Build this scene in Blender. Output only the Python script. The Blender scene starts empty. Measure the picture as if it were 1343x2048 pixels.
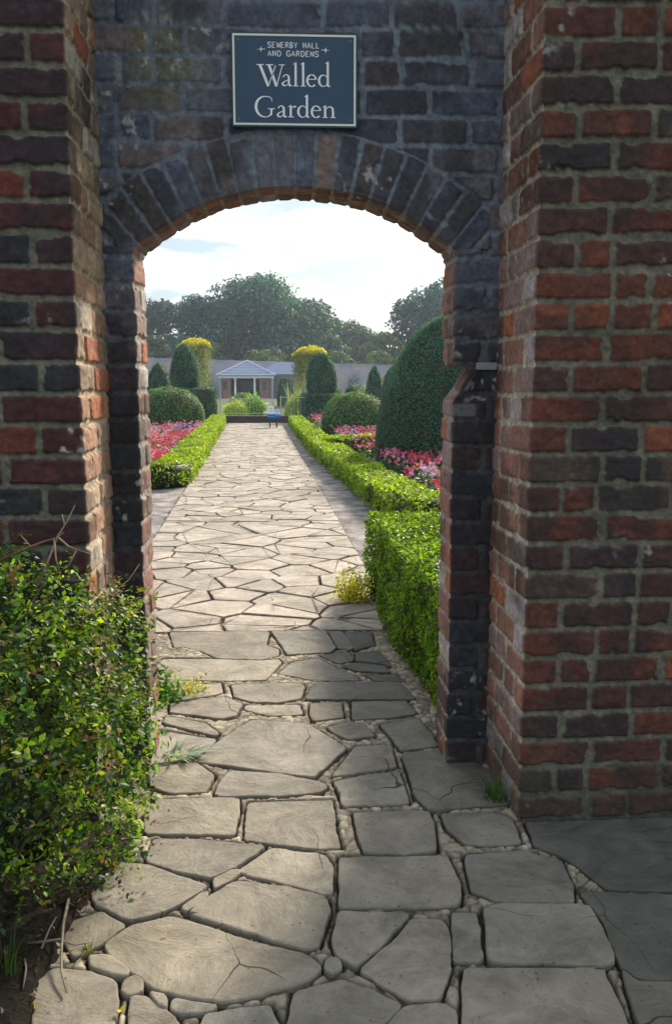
import bpy, math, random
import numpy as np
from mathutils import Vector
R = math.radians
SC = bpy.context.scene
COL = SC.collection

# ------------------------------------------------------------------ camera
F_PX = 1750.0
PITCH = math.atan(254/F_PX); YAW = math.atan(81/F_PX); EYE = 1.4
cam_d = bpy.data.cameras.new('camera'); cam = bpy.data.objects.new('camera', cam_d); COL.objects.link(cam)
cam_d.sensor_fit = 'VERTICAL'; cam_d.sensor_height = 24; cam_d.lens = 24*F_PX/2048
cam_d.clip_start = 0.05; cam_d.clip_end = 3000
cam.location = (0, 0, EYE); cam.rotation_euler = (R(90)-PITCH, 0, -YAW)
SC.camera = cam

# ------------------------------------------------------------------ sun, sky, exposure
SUN_AZ, SUN_EL = 27.0, 30.0
sv = Vector((math.sin(R(SUN_AZ))*math.cos(R(SUN_EL)), math.cos(R(SUN_AZ))*math.cos(R(SUN_EL)), math.sin(R(SUN_EL))))
sun_d = bpy.data.lights.new('sun', 'SUN'); sun = bpy.data.objects.new('sun', sun_d); COL.objects.link(sun)
sun_d.energy = 2.35; sun_d.angle = R(9.0); sun_d.color = (1.0, .87, .68)
sun.rotation_euler = sv.to_track_quat('Z', 'Y').to_euler(); sun.location = (6, 12, 12)
SC.view_settings.view_transform = 'Standard'; SC.view_settings.look = 'None'
SC.view_settings.gamma = 1; SC.view_settings.exposure = 1.62
W = bpy.data.worlds.new('World'); SC.world = W; W.use_nodes = True
nt = W.node_tree; nt.nodes.clear()
def N(t, typ, **kw):
    n = t.nodes.new(typ)
    for k, v in kw.items(): setattr(n, k, v)
    return n
sky = N(nt, 'ShaderNodeTexSky', sky_type='NISHITA'); sky.sun_disc = False
sky.sun_elevation = R(SUN_EL); sky.sun_rotation = R(SUN_AZ); sky.dust_density = 2.0
bg1 = N(nt, 'ShaderNodeBackground'); bg1.inputs[1].default_value = .09; nt.links.new(sky.outputs[0], bg1.inputs[0])
tc = N(nt, 'ShaderNodeTexCoord')
mp = N(nt, 'ShaderNodeMapping'); mp.inputs['Scale'].default_value = (3.0, 3.0, 16.0); mp.inputs['Location'].default_value = (1.3, .1, .2)
nt.links.new(tc.outputs['Generated'], mp.inputs[0])
cn = N(nt, 'ShaderNodeTexNoise'); cn.inputs['Scale'].default_value = 1.6; cn.inputs['Detail'].default_value = 6; cn.inputs['Roughness'].default_value = .55
nt.links.new(mp.outputs[0], cn.inputs['Vector'])
dot = N(nt, 'ShaderNodeVectorMath', operation='DOT_PRODUCT'); dot.inputs[1].default_value = (math.sin(R(6)), math.cos(R(6)), .22)
nt.links.new(tc.outputs['Generated'], dot.inputs[0])
glow = N(nt, 'ShaderNodeMapRange'); glow.inputs[1].default_value = .55; glow.inputs[2].default_value = 1.0
glow.inputs[3].default_value = .50; glow.inputs[4].default_value = .60; nt.links.new(dot.outputs['Value'], glow.inputs[0])
gap = N(nt, 'ShaderNodeMapRange'); gap.inputs[1].default_value = .41; gap.inputs[2].default_value = .60
gap.inputs[3].default_value = 0.0; gap.inputs[4].default_value = 1.0; nt.links.new(cn.outputs[0], gap.inputs[0])
cc = N(nt, 'ShaderNodeMix', data_type='RGBA'); cc.inputs[6].default_value = (.20, .29, .36, 1); cc.inputs[7].default_value = (1.0, .98, .95, 1)
nt.links.new(gap.outputs[0], cc.inputs[0])
bg2 = N(nt, 'ShaderNodeBackground'); nt.links.new(cc.outputs[2], bg2.inputs[0]); nt.links.new(glow.outputs[0], bg2.inputs[1])
mx = N(nt, 'ShaderNodeMixShader'); mx.inputs[0].default_value = .82; nt.links.new(bg1.outputs[0], mx.inputs[1]); nt.links.new(bg2.outputs[0], mx.inputs[2])
wo = N(nt, 'ShaderNodeOutputWorld'); nt.links.new(mx.outputs[0], wo.inputs[0])

# ------------------------------------------------------------------ noise
def _h(ix, iy, s):
    n = (ix.astype(np.int64)*374761393 + iy.astype(np.int64)*668265263 + int(s)*1442695041) & 0xffffffff
    n = ((n ^ (n >> 13))*1274126177) & 0xffffffff
    n = ((n ^ (n >> 16))*2246822519) & 0xffffffff
    return ((n ^ (n >> 15)) & 0xffffff)/float(0xffffff)
def vn(x, y, s=0):
    x = np.asarray(x, float); y = np.asarray(y, float)
    ix = np.floor(x); iy = np.floor(y); fx = x-ix; fy = y-iy
    fx = fx*fx*(3-2*fx); fy = fy*fy*(3-2*fy)
    a = _h(ix, iy, s); b = _h(ix+1, iy, s); c = _h(ix, iy+1, s); d = _h(ix+1, iy+1, s)
    return (a*(1-fx)+b*fx)*(1-fy)+(c*(1-fx)+d*fx)*fy
def fbm(x, y, s=0, o=4):
    t = 0; a = .5; n = 0
    for i in range(o):
        t = t+a*vn(x, y, s+i*17); n += a; a *= .5; x = x*2.03; y = y*2.03
    return t/n
def ss(e0, e1, x):
    t = np.clip((x-e0)/(e1-e0), 0, 1); return t*t*(3-2*t)

# ------------------------------------------------------------------ mesh helpers
def mesh_np(name, V, Fq, mat, parent=None, col=None, smooth=False, loc=None):
    """V (n,3); Fq (m,k) faces of equal size; col (n,3) vertex colour"""
    V = np.asarray(V, np.float32); Fq = np.asarray(Fq, np.int32); k = Fq.shape[1]; m = len(Fq)
    me = bpy.data.meshes.new(name)
    me.vertices.add(len(V)); me.vertices.foreach_set('co', V.ravel())
    me.loops.add(m*k); me.loops.foreach_set('vertex_index', Fq.ravel())
    me.polygons.add(m); me.polygons.foreach_set('loop_start', np.arange(0, m*k, k, dtype=np.int32))
    me.polygons.foreach_set('loop_total', np.full(m, k, np.int32))
    if smooth: me.polygons.foreach_set('use_smooth', np.ones(m, bool))
    if col is not None:
        at = me.color_attributes.new('Col', 'FLOAT_COLOR', 'POINT')
        c = np.ones((len(V), 4), np.float32); c[:, :3] = col; at.data.foreach_set('color', c.ravel())
    me.update(); me.validate()
    me.materials.append(mat)
    o = bpy.data.objects.new(name, me); COL.objects.link(o)
    if parent is not None: o.parent = parent
    if loc is not None: o.location = loc
    return o
class MB:
    def __init__(s): s.v = []; s.f = []; s.c = []
    def add(s, vs, fs, c=(1, 1, 1)):
        b = len(s.v); s.v += [tuple(v) for v in vs]; s.f += [tuple(i+b for i in f) for f in fs]; s.c += [c]*len(vs)
    def box(s, x0, x1, y0, y1, z0, z1, c=(1, 1, 1)):
        s.add([(x0, y0, z0), (x1, y0, z0), (x1, y1, z0), (x0, y1, z0), (x0, y0, z1), (x1, y0, z1), (x1, y1, z1), (x0, y1, z1)],
              [(0, 3, 2, 1), (4, 5, 6, 7), (0, 1, 5, 4), (1, 2, 6, 5), (2, 3, 7, 6), (3, 0, 4, 7)], c)
    def tube(s, pts, rs, n=6, c=(1, 1, 1)):
        pts = [Vector(p) for p in pts]
        if not hasattr(rs, '__len__'): rs = [rs]*len(pts)
        vs = []; fs = []
        for i, p in enumerate(pts):
            d = (pts[min(i+1, len(pts)-1)]-pts[max(i-1, 0)]).normalized()
            a = d.orthogonal().normalized(); b = d.cross(a)
            for k in range(n):
                t = 2*math.pi*k/n; vs.append(p+(a*math.cos(t)+b*math.sin(t))*rs[i])
        for i in range(len(pts)-1):
            for k in range(n):
                fs.append((i*n+k, i*n+(k+1) % n, (i+1)*n+(k+1) % n, (i+1)*n+k))
        fs.append(tuple(range(n))[::-1]); fs.append(tuple((len(pts)-1)*n+k for k in range(n)))
        s.add(vs, fs, c)
    def build(s, name, mat, parent=None, smooth=False, bevel=0):
        me = bpy.data.meshes.new(name); me.from_pydata(s.v, [], s.f)
        at = me.color_attributes.new('Col', 'FLOAT_COLOR', 'POINT')
        at.data.foreach_set('color', np.array([(*c[:3], 1) for c in s.c], np.float32).ravel())
        me.materials.append(mat); me.update()
        if smooth: me.polygons.foreach_set('use_smooth', [True]*len(me.polygons))
        o = bpy.data.objects.new(name, me); COL.objects.link(o)
        if parent is not None: o.parent = parent
        if bevel:
            b = o.modifiers.new('bevel', 'BEVEL'); b.width = bevel; b.segments = 2; b.limit_method = 'ANGLE'
        return o
def tag(o, label=None, cat=None, group=None, kind=None):
    for k, v in (('label', label), ('category', cat), ('group', group), ('kind', kind)):
        if v: o[k] = v
    return o
def thing(name, loc, label, cat, group=None):
    o = bpy.data.objects.new(name, None); COL.objects.link(o); o.location = loc; o.empty_display_size = .2
    return tag(o, label, cat, group)
def under(parent, *objs):      # children built in world coordinates
    for o in objs:
        o.parent = parent; o.location = Vector(o.location)-Vector(parent.location)

# ------------------------------------------------------------------ materials
def mat_new(name):
    m = bpy.data.materials.new(name); m.use_nodes = True; t = m.node_tree; t.nodes.clear()
    out = N(t, 'ShaderNodeOutputMaterial'); b = N(t, 'ShaderNodeBsdfPrincipled'); t.links.new(b.outputs[0], out.inputs[0])
    return m, t, b, out
def mat_attr(name, rough=.85, bump=.0, bscale=60, var=.25, vscale=25, spec=.3, bdist=.004):
    m, t, b, out = mat_new(name)
    at = N(t, 'ShaderNodeAttribute', attribute_name='Col'); co = N(t, 'ShaderNodeTexCoord')
    n = N(t, 'ShaderNodeTexNoise'); n.inputs['Scale'].default_value = vscale; n.inputs['Detail'].default_value = 8; n.inputs['Roughness'].default_value = .65
    t.links.new(co.outputs['Object'], n.inputs['Vector'])
    r = N(t, 'ShaderNodeMapRange'); r.inputs[1].default_value = .3; r.inputs[2].default_value = .7; r.inputs[3].default_value = 1-var; r.inputs[4].default_value = 1+var
    t.links.new(n.outputs[0], r.inputs[0])
    mm = N(t, 'ShaderNodeVectorMath', operation='SCALE'); t.links.new(at.outputs['Color'], mm.inputs[0]); t.links.new(r.outputs[0], mm.inputs['Scale'])
    t.links.new(mm.outputs[0], b.inputs['Base Color'])
    b.inputs['Roughness'].default_value = rough; b.inputs['Specular IOR Level'].default_value = spec
    if bump:
        n2 = N(t, 'ShaderNodeTexNoise'); n2.inputs['Scale'].default_value = bscale; n2.inputs['Detail'].default_value = 6; n2.inputs['Roughness'].default_value = .7
        t.links.new(co.outputs['Object'], n2.inputs['Vector'])
        bp = N(t, 'ShaderNodeBump'); bp.inputs['Strength'].default_value = bump; bp.inputs['Distance'].default_value = bdist
        t.links.new(n2.outputs[0], bp.inputs['Height']); t.links.new(bp.outputs[0], b.inputs['Normal'])
    return m
def mat_plain(name, c, rough=.6, spec=.4, bump=0, bscale=80, metal=0):
    m, t, b, out = mat_new(name)
    co = N(t, 'ShaderNodeTexCoord'); n = N(t, 'ShaderNodeTexNoise'); n.inputs['Scale'].default_value = bscale; n.inputs['Detail'].default_value = 5
    t.links.new(co.outputs['Object'], n.inputs['Vector'])
    mi = N(t, 'ShaderNodeMix', data_type='RGBA'); mi.inputs[6].default_value = (*[x*.75 for x in c], 1); mi.inputs[7].default_value = (*[min(1, x*1.2) for x in c], 1)
    t.links.new(n.outputs[0], mi.inputs[0]); t.links.new(mi.outputs[2], b.inputs['Base Color'])
    b.inputs['Roughness'].default_value = rough; b.inputs['Specular IOR Level'].default_value = spec; b.inputs['Metallic'].default_value = metal
    if bump:
        bp = N(t, 'ShaderNodeBump'); bp.inputs['Strength'].default_value = bump; bp.inputs['Distance'].default_value = .004
        t.links.new(n.outputs[0], bp.inputs['Height']); t.links.new(bp.outputs[0], b.inputs['Normal'])
    return m
def mat_leaf(name, trans=.4, rough=.5, tint=(1.5, 1.7, .5), spec=.35):
    m, t, b, out = mat_new(name)
    at = N(t, 'ShaderNodeAttribute', attribute_name='Col')
    t.links.new(at.outputs['Color'], b.inputs['Base Color']); b.inputs['Roughness'].default_value = rough
    b.inputs['Specular IOR Level'].default_value = spec
    tr = N(t, 'ShaderNodeBsdfTranslucent')
    ml = N(t, 'ShaderNodeVectorMath', operation='MULTIPLY'); ml.inputs[1].default_value = tint
    t.links.new(at.outputs['Color'], ml.inputs[0]); t.links.new(ml.outputs[0], tr.inputs[0])
    ms = N(t, 'ShaderNodeMixShader'); ms.inputs[0].default_value = trans
    t.links.new(b.outputs[0], ms.inputs[1]); t.links.new(tr.outputs[0], ms.inputs[2]); t.links.new(ms.outputs[0], out.inputs[0])
    return m
M_brick = mat_attr('old_brick', .9, .7, 160, .28, 70, .25, .003)
M_stone = mat_attr('flagstone', .82, .45, 45, .2, 9, .3, .004)
M_mortar = mat_attr('joint_mortar', .95, .9, 120, .3, 60, .2, .006)
M_leaf = mat_leaf('leaf'); M_box = mat_leaf('box_leaf', .45, .45, (2.0, 2.0, .35)); M_yew = mat_leaf('yew_leaf', .34, .6, (1.5, 1.7, .8))
M_tree = mat_leaf('tree_leaf', .3, .6, (.9, 1.35, .8)); M_petal = mat_leaf('petal', .35, .6, (1.1, 1.0, 1.0))
M_wood = mat_attr('bark', .9, .6, 40, .3, 20)
M_paint = mat_attr('paint', .45, 0, 60, .06, 12, .5)
M_soil = mat_attr('soil', .95, 1.0, 30, .4, 8, .2, .02)

# ------------------------------------------------------------------ brickwork as relief
CH = .0915
PAL_RED = [((.105, .040, .031), 3), ((.072, .038, .034), 2.6), ((.20, .060, .030), 1.9), ((.058, .040, .042), 1.2), ((.125, .044, .030), 3.2), ((.078, .055, .046), 1.6)]
PAL_PURPLE = [((.070, .026, .032), 3), ((.050, .030, .036), 3), ((.036, .034, .040), 3), ((.14, .040, .028), .7), ((.080, .028, .032), 2)]
PAL_TAN = [((.40, .23, .15), 3), ((.46, .34, .23), 2.5), ((.38, .14, .07), 1.2), ((.28, .20, .15), 2), ((.5, .44, .36), .5)]
PAL_PINK = [((.30, .15, .12), 3), ((.27, .19, .18), 2.4), ((.36, .13, .07), 1.2), ((.42, .37, .38), 1.5), ((.20, .11, .09), 2)]
PAL_GREY = [((.112, .128, .175), 3), ((.135, .138, .172), 3), ((.098, .114, .165), 2), ((.155, .135, .145), 1.8), ((.21, .16, .15), .12)]  # blue of the lens flare above the arch mixed into these bricks
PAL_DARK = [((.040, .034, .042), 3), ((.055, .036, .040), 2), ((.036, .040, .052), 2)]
def pick(pal, rnd):
    cols = np.array([p[0] for p in pal]); w = np.cumsum([p[1] for p in pal]); w = w/w[-1]
    return cols[np.clip(np.searchsorted(w, rnd), 0, len(pal)-1)]
def finish(d, U, Z, bid, seed, rgb_b, rgb_m, white=.02):
    """relief height and colour from the distance inside the brick outline"""
    d = d+(fbm(U*60, Z*60, seed+5, 3)-.5)*.008
    chip = fbm(U*14, Z*14, seed+77, 3)
    d = d-ss(.60, .78, chip)*.010
    t = ss(-.0015, .0055, d)
    off = (_h(bid, bid*0+3, seed)-.5)*.007
    hm = (fbm(U*70, Z*70, seed+9, 3)-.5)*.009+(fbm(U*15, Z*15, seed+31, 2)-.5)*.010-.002
    hb = .0065+off+(fbm(U*30, Z*45, seed+11, 4)-.5)*.008
    h = hm*(1-t)+hb*t
    t2 = ss(-.002, .003, d)[..., None]
    n1 = fbm(U*55, Z*55, seed+21, 4)[..., None]; n2 = fbm(U*9, Z*9, seed+23, 3)[..., None]
    mott = ss(.35, .65, fbm(U*17+bid % 13, Z*21, seed+91, 4))[..., None]
    cb = rgb_b*(.55+.9*n1)*(.75+.5*n2)*(1-.30*mott)+np.array((.075, .060, .052))*.30*mott*(rgb_b.sum(-1, keepdims=True)*3.2)
    soot = ss(.52, .66, fbm(U*4, Z*4, seed+41, 4))[..., None]
    cb = cb*(1-.6*soot)+np.array((.026, .026, .028))*.6*soot
    wt = (ss(.62, .74, fbm(U*40, Z*34, seed+61, 4))*ss(.66, .76, fbm(U*3.3, Z*4, seed+63, 2)))[..., None]
    cb = cb*(1-wt*.8)+np.array((.42, .41, .40))*wt*.8
    cm = rgb_m*(.45+1.1*n1)*(.7+.6*n2)
    return h, cb*t2+cm*(1-t2)
def brick_d(U, Z, seed, corner=None):
    """signed distance inside bricks + id. corner: u of a corner that quoins wrap round"""
    Zw = Z+(fbm(U*2.1, Z*.9, seed+2, 2)-.5)*.022
    k = np.floor(Zw/CH).astype(int); fz = Zw-k*CH
    D = np.zeros(U.shape); B = np.zeros(U.shape, np.int64)
    u0, u1 = U.min()-.3, U.max()+.3
    for kk in np.unique(k):
        rs = random.Random(int(kk)*7919+int(seed)); m = k == kk
        rl = random.Random(int(kk)*104729+int(seed)*31); c0 = corner if corner is not None else 0
        a, b = (.112, .225) if kk % 2 else (.225, .112)
        x = c0+b+rs.uniform(-.012, .012); right = [x]
        while x < u1: x += rs.choice([.232, .232, .232, .118])+rs.uniform(-.014, .014); right.append(x)
        x = c0-a+rl.uniform(-.012, .012); left = [x]
        while x > u0: x -= rl.choice([.232, .232, .118])+rl.uniform(-.014, .014); left.append(x)
        bnd = np.array(sorted(left+right)); Um = U[m]
        i = np.clip(np.searchsorted(bnd, Um)-1, 0, len(bnd)-2)
        du = np.minimum(Um-bnd[i], bnd[i+1]-Um); dz = np.minimum(fz[m], CH-fz[m])
        mj = .0072; r = .0085
        tw = (_h(np.floor(bnd[i]*997), i*0+kk, seed+8)-.5)*.006
        qx = r-(du-mj-abs(tw)); qz = r-(dz-mj-tw*.6)
        D[m] = r-np.where((qx > 0) & (qz > 0), np.hypot(np.maximum(qx, 0), np.maximum(qz, 0)), np.maximum(qx, qz))
        B[m] = np.floor(bnd[i]*997).astype(np.int64)+int(kk)*61331
    return D, B
def grid_mesh(name, P, h, Nn, C, mat, parent, flip=False):
    a, b = P.shape[:2]
    V = (P+Nn*h[..., None]).reshape(-1, 3)
    idx = np.arange(a*b).reshape(a, b)
    q = np.stack([idx[:-1, :-1], idx[1:, :-1], idx[1:, 1:], idx[:-1, 1:]], -1).reshape(-1, 4)
    if flip: q = q[:, ::-1]
    return mesh_np(name, V, q, mat, parent, C.reshape(-1, 3), smooth=True)
def axis(*segs):     # (start, end, step) ...
    o = []
    for a, b, st in segs: o.append(np.arange(a, b, st))
    o.append([segs[-1][1]]); return np.concatenate(o)
def smooth1(a, n):
    k = np.ones(n)/n; p = n//2
    A = np.pad(a, ((p, p), (0, 0)), 'edge'); A[:p] = a[0]+(np.arange(-p, 0)[:, None])*(a[1]-a[0]); A[-p:] = a[-1]+np.arange(1, p+1)[:, None]*(a[-1]-a[-2])
    return np.stack([np.convolve(A[:, i], k, 'valid') for i in range(a.shape[1])], 1)
def profile(pts, us):
    """plan polyline -> positions and outward normals at arc lengths us (0 at first point)"""
    pts = np.array(pts, float); seg = np.hypot(*(pts[1:]-pts[:-1]).T); L = np.concatenate([[0], np.cumsum(seg)])
    fine = np.arange(L[0], L[-1]+.002, .002)
    P = np.stack([np.interp(fine, L, pts[:, 0]), np.interp(fine, L, pts[:, 1])], 1); P = smooth1(P, 9)
    T = np.gradient(P, axis=0); T /= np.linalg.norm(T, axis=1)[:, None]
    Nn = np.stack([T[:, 1], -T[:, 0]], 1)      # right-hand side of travel
    return (np.stack([np.interp(us, fine, P[:, 0]), np.interp(us, fine, P[:, 1])], 1),
            np.stack([np.interp(us, fine, Nn[:, 0]), np.interp(us, fine, Nn[:, 1])], 1))

YF, YR, YB = 2.635, 3.08, 3.30         # front of piers, face of recess, garden side
ZT = 3.35
gate = thing('brick_gateway', (0, YR, 0), 'old brick garden wall with two front piers and a low segmental archway', 'gateway')
ST = .0045
def lerp3(a, b, t): return a*(1-t[..., None])+b*t[..., None]
def pier(side):
    s = 1 if side > 0 else -1
    xc = .716 if s > 0 else -.636; xr = .706 if s > 0 else -.648; far = 3.4*s
    pts = [(far, YF), (xc, YF), (xr, YR+.03)]
    Lf = abs(far-xc); Lr = YR+.03-YF
    us = axis((0, Lf-1.25, .02), (Lf-1.25, Lf-.72, .008), (Lf-.72, Lf+Lr, ST))
    zs = axis((-.06, 2.62, ST), (2.62, ZT, .014))
    P2, N2 = profile(pts, us)
    if s > 0: N2 = -N2
    Nf = N2 if abs(N2[5, 1]+1) < .1 else -N2
    U, Z = np.meshgrid(us, zs); Uc = U-Lf; seed = 11 if s > 0 else 47
    Dd, B = brick_d(Uc, Z, seed, corner=0.0)
    rnd = _h(B, B*0, seed+1)
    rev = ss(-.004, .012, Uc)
    cb = lerp3(pick(PAL_RED if s > 0 else PAL_PURPLE, rnd), pick(PAL_PINK if s > 0 else PAL_TAN, rnd), rev)  # light on the reveal painted in: same bricks turn paler round the corner
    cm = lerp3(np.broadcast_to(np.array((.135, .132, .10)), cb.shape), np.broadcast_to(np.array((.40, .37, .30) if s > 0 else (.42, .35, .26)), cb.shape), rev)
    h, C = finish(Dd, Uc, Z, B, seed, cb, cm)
    # footing courses get darker towards the ground
    foot_dark = (ss(.34, .0, Z+(fbm(Uc*6, Z*6, 5)-.5)*.25)*.6)[..., None]
    C = C*(1-foot_dark)+np.array((.030, .040, .034))*foot_dark
    # bulge and lean of old work
    h = h+(fbm(Uc*1.3, Z*1.1, seed+70, 2)-.5)*.022*(1-rev*.4)
    P = np.zeros(U.shape+(3,)); P[..., 0] = P2[None, :, 0]; P[..., 1] = P2[None, :, 1]; P[..., 2] = Z
    Nn = np.zeros_like(P); Nn[..., 0] = Nf[None, :, 0]; Nn[..., 1] = Nf[None, :, 1]
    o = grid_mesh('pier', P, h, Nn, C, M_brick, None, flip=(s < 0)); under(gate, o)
    o['label'] = ('dark red brick pier with scattered orange bricks' if s > 0 else 'purple brown brick pier with a sunlit tan side')
    # solid wall body behind the face
    b = MB(); x0, x1 = sorted((xc+.03*s, 3.4*s)); b.box(x0, x1, YF+.03, YB-.01, -.05, ZT-.01, (.10, .05, .04)); o = b.build('wall_core', M_brick); under(gate, o)
pier(1); pier(-1)

# recess face: jambs and arch
XL, XR, ZS, ZC = -.545, .555, 1.862, 2.065
w2 = (XR-XL)/2; xm = (XR+XL)/2; rise = ZC-ZS; RA = (w2*w2+rise*rise)/(2*rise); zc0 = ZC-RA; VL = .175
def recess_field(U, Z, extra=None):
    """U = world x on the face"""
    rr = np.hypot(U-xm, Z-zc0); ang = np.arctan2(U-xm, Z-zc0)
    Dd, B = brick_d(U, Z, 83)
    s = ang*RA; wv = .064; sw = s+(vn(s*0+3, np.floor(s/wv)*1.7, 9)-.5)*.006; k = np.floor(sw/wv); f = sw-k*wv
    du = np.minimum(f, wv-f); dv = RA+VL-rr+(_h(k.astype(int), k.astype(int)*0, 4)-.5)*.02
    r = .008; qx = r-(du-.0042); qz = r-(dv-.005)
    dvs = r-np.where((qx > 0) & (qz > 0), np.hypot(np.maximum(qx, 0), np.maximum(qz, 0)), np.maximum(qx, qz))
    inside = (rr < RA+VL+.006) & (np.abs(U-xm) < w2+.11) & (Z > ZS-.04+0*U)
    Dd = np.where(inside, dvs, Dd); B = np.where(inside, 90000+k.astype(np.int64), B)
    return Dd, B
def recess_colour(U, Z, B, Dd, warm):
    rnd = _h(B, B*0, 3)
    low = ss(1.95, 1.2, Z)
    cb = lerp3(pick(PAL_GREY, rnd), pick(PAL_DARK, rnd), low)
    cb = lerp3(cb, pick(PAL_PINK, rnd) if True else cb, warm)  # light on jamb returns and arch underside painted as paler bricks
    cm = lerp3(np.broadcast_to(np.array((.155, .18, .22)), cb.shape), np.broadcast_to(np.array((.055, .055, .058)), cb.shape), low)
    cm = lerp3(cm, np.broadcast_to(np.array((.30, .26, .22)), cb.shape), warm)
    # yellow lichen patch high on the left
    li = (ss(.22, .05, np.hypot((U+.42)*1.1, Z-2.44)+(fbm(U*12, Z*12, 8)-.5)*.12)*.55)[..., None]
    cb = cb*(1-li)+np.array((.20, .19, .09))*li
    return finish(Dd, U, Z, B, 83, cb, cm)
def jamb(s):
    xj = XR if s > 0 else XL; xp = .73 if s > 0 else -.67
    D1 = YB-YR; D2 = abs(xp-xj)
    us = axis((0, D1+D2, ST)); zs = axis((-.06, ZS, ST))
    P2, N2 = profile([(xj, YB), (xj, YR), (xp, YR)], us)
    if s < 0: N2 = -N2 if N2[-5, 1] > 0 else N2
    if N2[-5, 1] > 0: N2 = -N2
    U, Z = np.meshgrid(us, zs)
    Ux = np.where(U < D1, xj-s*(D1-U), xj+s*(U-D1))      # face x, continued round the edge into the reveal
    ub = (U-D1)
    Dd, B = brick_d(ub*s+7, Z, 83+s, corner=7.0)
    warm = ss(.004, -.012, ub)
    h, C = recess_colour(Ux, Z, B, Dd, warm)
    h = h*.8+(fbm(Z*2.5, ub*2, 19+s, 3)-.5)*.014
    P = np.zeros(U.shape+(3,)); P[..., 0] = P2[None, :, 0]; P[..., 1] = P2[None, :, 1]; P[..., 2] = Z
    if s > 0:        # worn chamfered notch below the latch stone
        notch = np.clip((Z-1.338)/.115, 0, 1)*ss(1.472, 1.462, Z)*.072
        notch = notch+(.0-.004)*0
        w = np.clip(1-ub/.10, 0, 1); w = np.where(ub < 0, 1, w)
        P[..., 0] += notch*w
        C = C*(1-.35*(notch*w > .004)[..., None])  # shade of the hollow darkened into the brick colour
        band = (ss(1.285, 1.295, Z)*ss(1.338, 1.33, Z)*ss(.09, .07, ub))[..., None]
        C = C*(1-.6*band)+np.array((.20, .20, .22))*.6*band
    Nn = np.zeros_like(P); Nn[..., 0] = N2[None, :, 0]; Nn[..., 1] = N2[None, :, 1]
    o = grid_mesh('jamb', P, h, Nn, C, M_brick, None, flip=(s < 0)); under(gate, o)
    # face strip above the springing, same plane
    us = axis((0, D2+.0, ST)); zs = axis((ZS, 2.75, ST), (2.75, ZT, .014)); U, Z = np.meshgrid(xj+s*us, zs)
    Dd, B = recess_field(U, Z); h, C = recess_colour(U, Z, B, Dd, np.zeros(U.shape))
    P = np.stack([U, np.full(U.shape, YR), Z], -1); Nn = np.zeros_like(P); Nn[..., 1] = -1
    o = grid_mesh('spandrel', P, h, Nn, C, M_brick, None, flip=(s > 0)); under(gate, o)
    b = MB(); x0, x1 = sorted((xj+.085*s, xp)); b.box(x0, x1, YR+.025, YB-.012, -.05, ZS, (.12, .07, .06)); x0, x1 = sorted((xj-.004*s, xp)); b.box(x0, x1, YR+.025, YB-.012, ZS+.03, ZT-.01, (.12, .07, .06)); under(gate, b.build('wall_core', M_brick))
jamb(1); jamb(-1)
# arch wall over the opening, underside first then face
nx = axis((XL, XR, ST)); D1 = YB-YR
rows_in = np.arange(-D1, -.002, ST); rows_t = np.concatenate([np.arange(0, .62, ST*.95), np.linspace(.62, ZT-ZS, 50)])
sv_ = np.concatenate([rows_in, rows_t])
X, S = np.meshgrid(nx, sv_)
za = zc0+np.sqrt(RA**2-(X-xm)**2)
Zf = za+np.clip(S, 0, None)*((ZT-za)/(ZT-ZS)); Yf = YR+np.clip(-S, 0, None)
Nin = np.stack([-(X-xm)/RA, 0*X, -(za-zc0)/RA], -1); Nfc = np.stack([0*X, -1+0*X, 0*X], -1)
bl = ss(-.010, .010, S); Nn = Nin*(1-bl[..., None])+Nfc*bl[..., None]; Nn /= np.linalg.norm(Nn, axis=-1)[..., None]
Dd, B = recess_field(X, Zf)
ang = np.arctan2(X-xm, za-zc0); s_ = ang*RA; wv = .064; k_ = np.floor((s_+(vn(s_*0+3, np.floor(s_/wv)*1.7, 9)-.5)*.006)/wv)
dd2 = np.minimum(s_-k_*wv, (k_+1)*wv-s_)-.005; dmid = np.abs(-S-.115)-.005
Dd = np.where(S < 0, np.minimum(dd2, dmid), Dd); B = np.where(S < 0, 90000+k_.astype(np.int64)+np.where(-S > .115, 500, 0), B)
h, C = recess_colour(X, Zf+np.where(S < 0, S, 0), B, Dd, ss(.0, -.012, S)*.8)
rag = (fbm(X*11, X*0+2, 12, 3)-.5)*.012
h = h*.5+np.where(S < .02, rag, 0)*1.0
edge = ss(.03, 0, np.abs(S)); P = np.stack([X, Yf+edge*.006, Zf+edge*0], -1)
o = grid_mesh('arch_ring', P, h, Nn, C, M_brick, None, flip=True); o.name = 'arch_wall'; under(gate, o)
b = MB()       # body of the wall above the arch
n = 24
vs = []
for i in range(n+1):
    x = XL+(XR-XL)*i/n; z = zc0+math.sqrt(RA**2-(x-xm)**2)+.03
    vs += [(x, YR+.025, z), (x, YB-.012, z), (x, YR+.025, ZT-.01), (x, YB-.012, ZT-.01)]
fs = []
for i in range(n):
    a = i*4; c = a+4
    fs += [(a, a+1, c+1, c), (a+2, c+2, c+3, a+3), (a+1, a+3, c+3, c+1), (a, c, c+2, a+2)]
b.add(vs, fs, (.12, .07, .06)); under(gate, b.build('wall_core', M_brick))
b = MB(); b.box(-3.45, 3.45, YF-.05, YB+.04, ZT, ZT+.07, (.2, .19, .17)); under(gate, b.build('coping', M_stone, bevel=.01))
# latch stone let into the right jamb
b = MB(); b.box(.632, .705, YR-.016, YR+.05, 1.452, 1.478, (.26, .27, .31)); o = b.build('latch_stone', M_stone, bevel=.004); under(gate, o)

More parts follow.
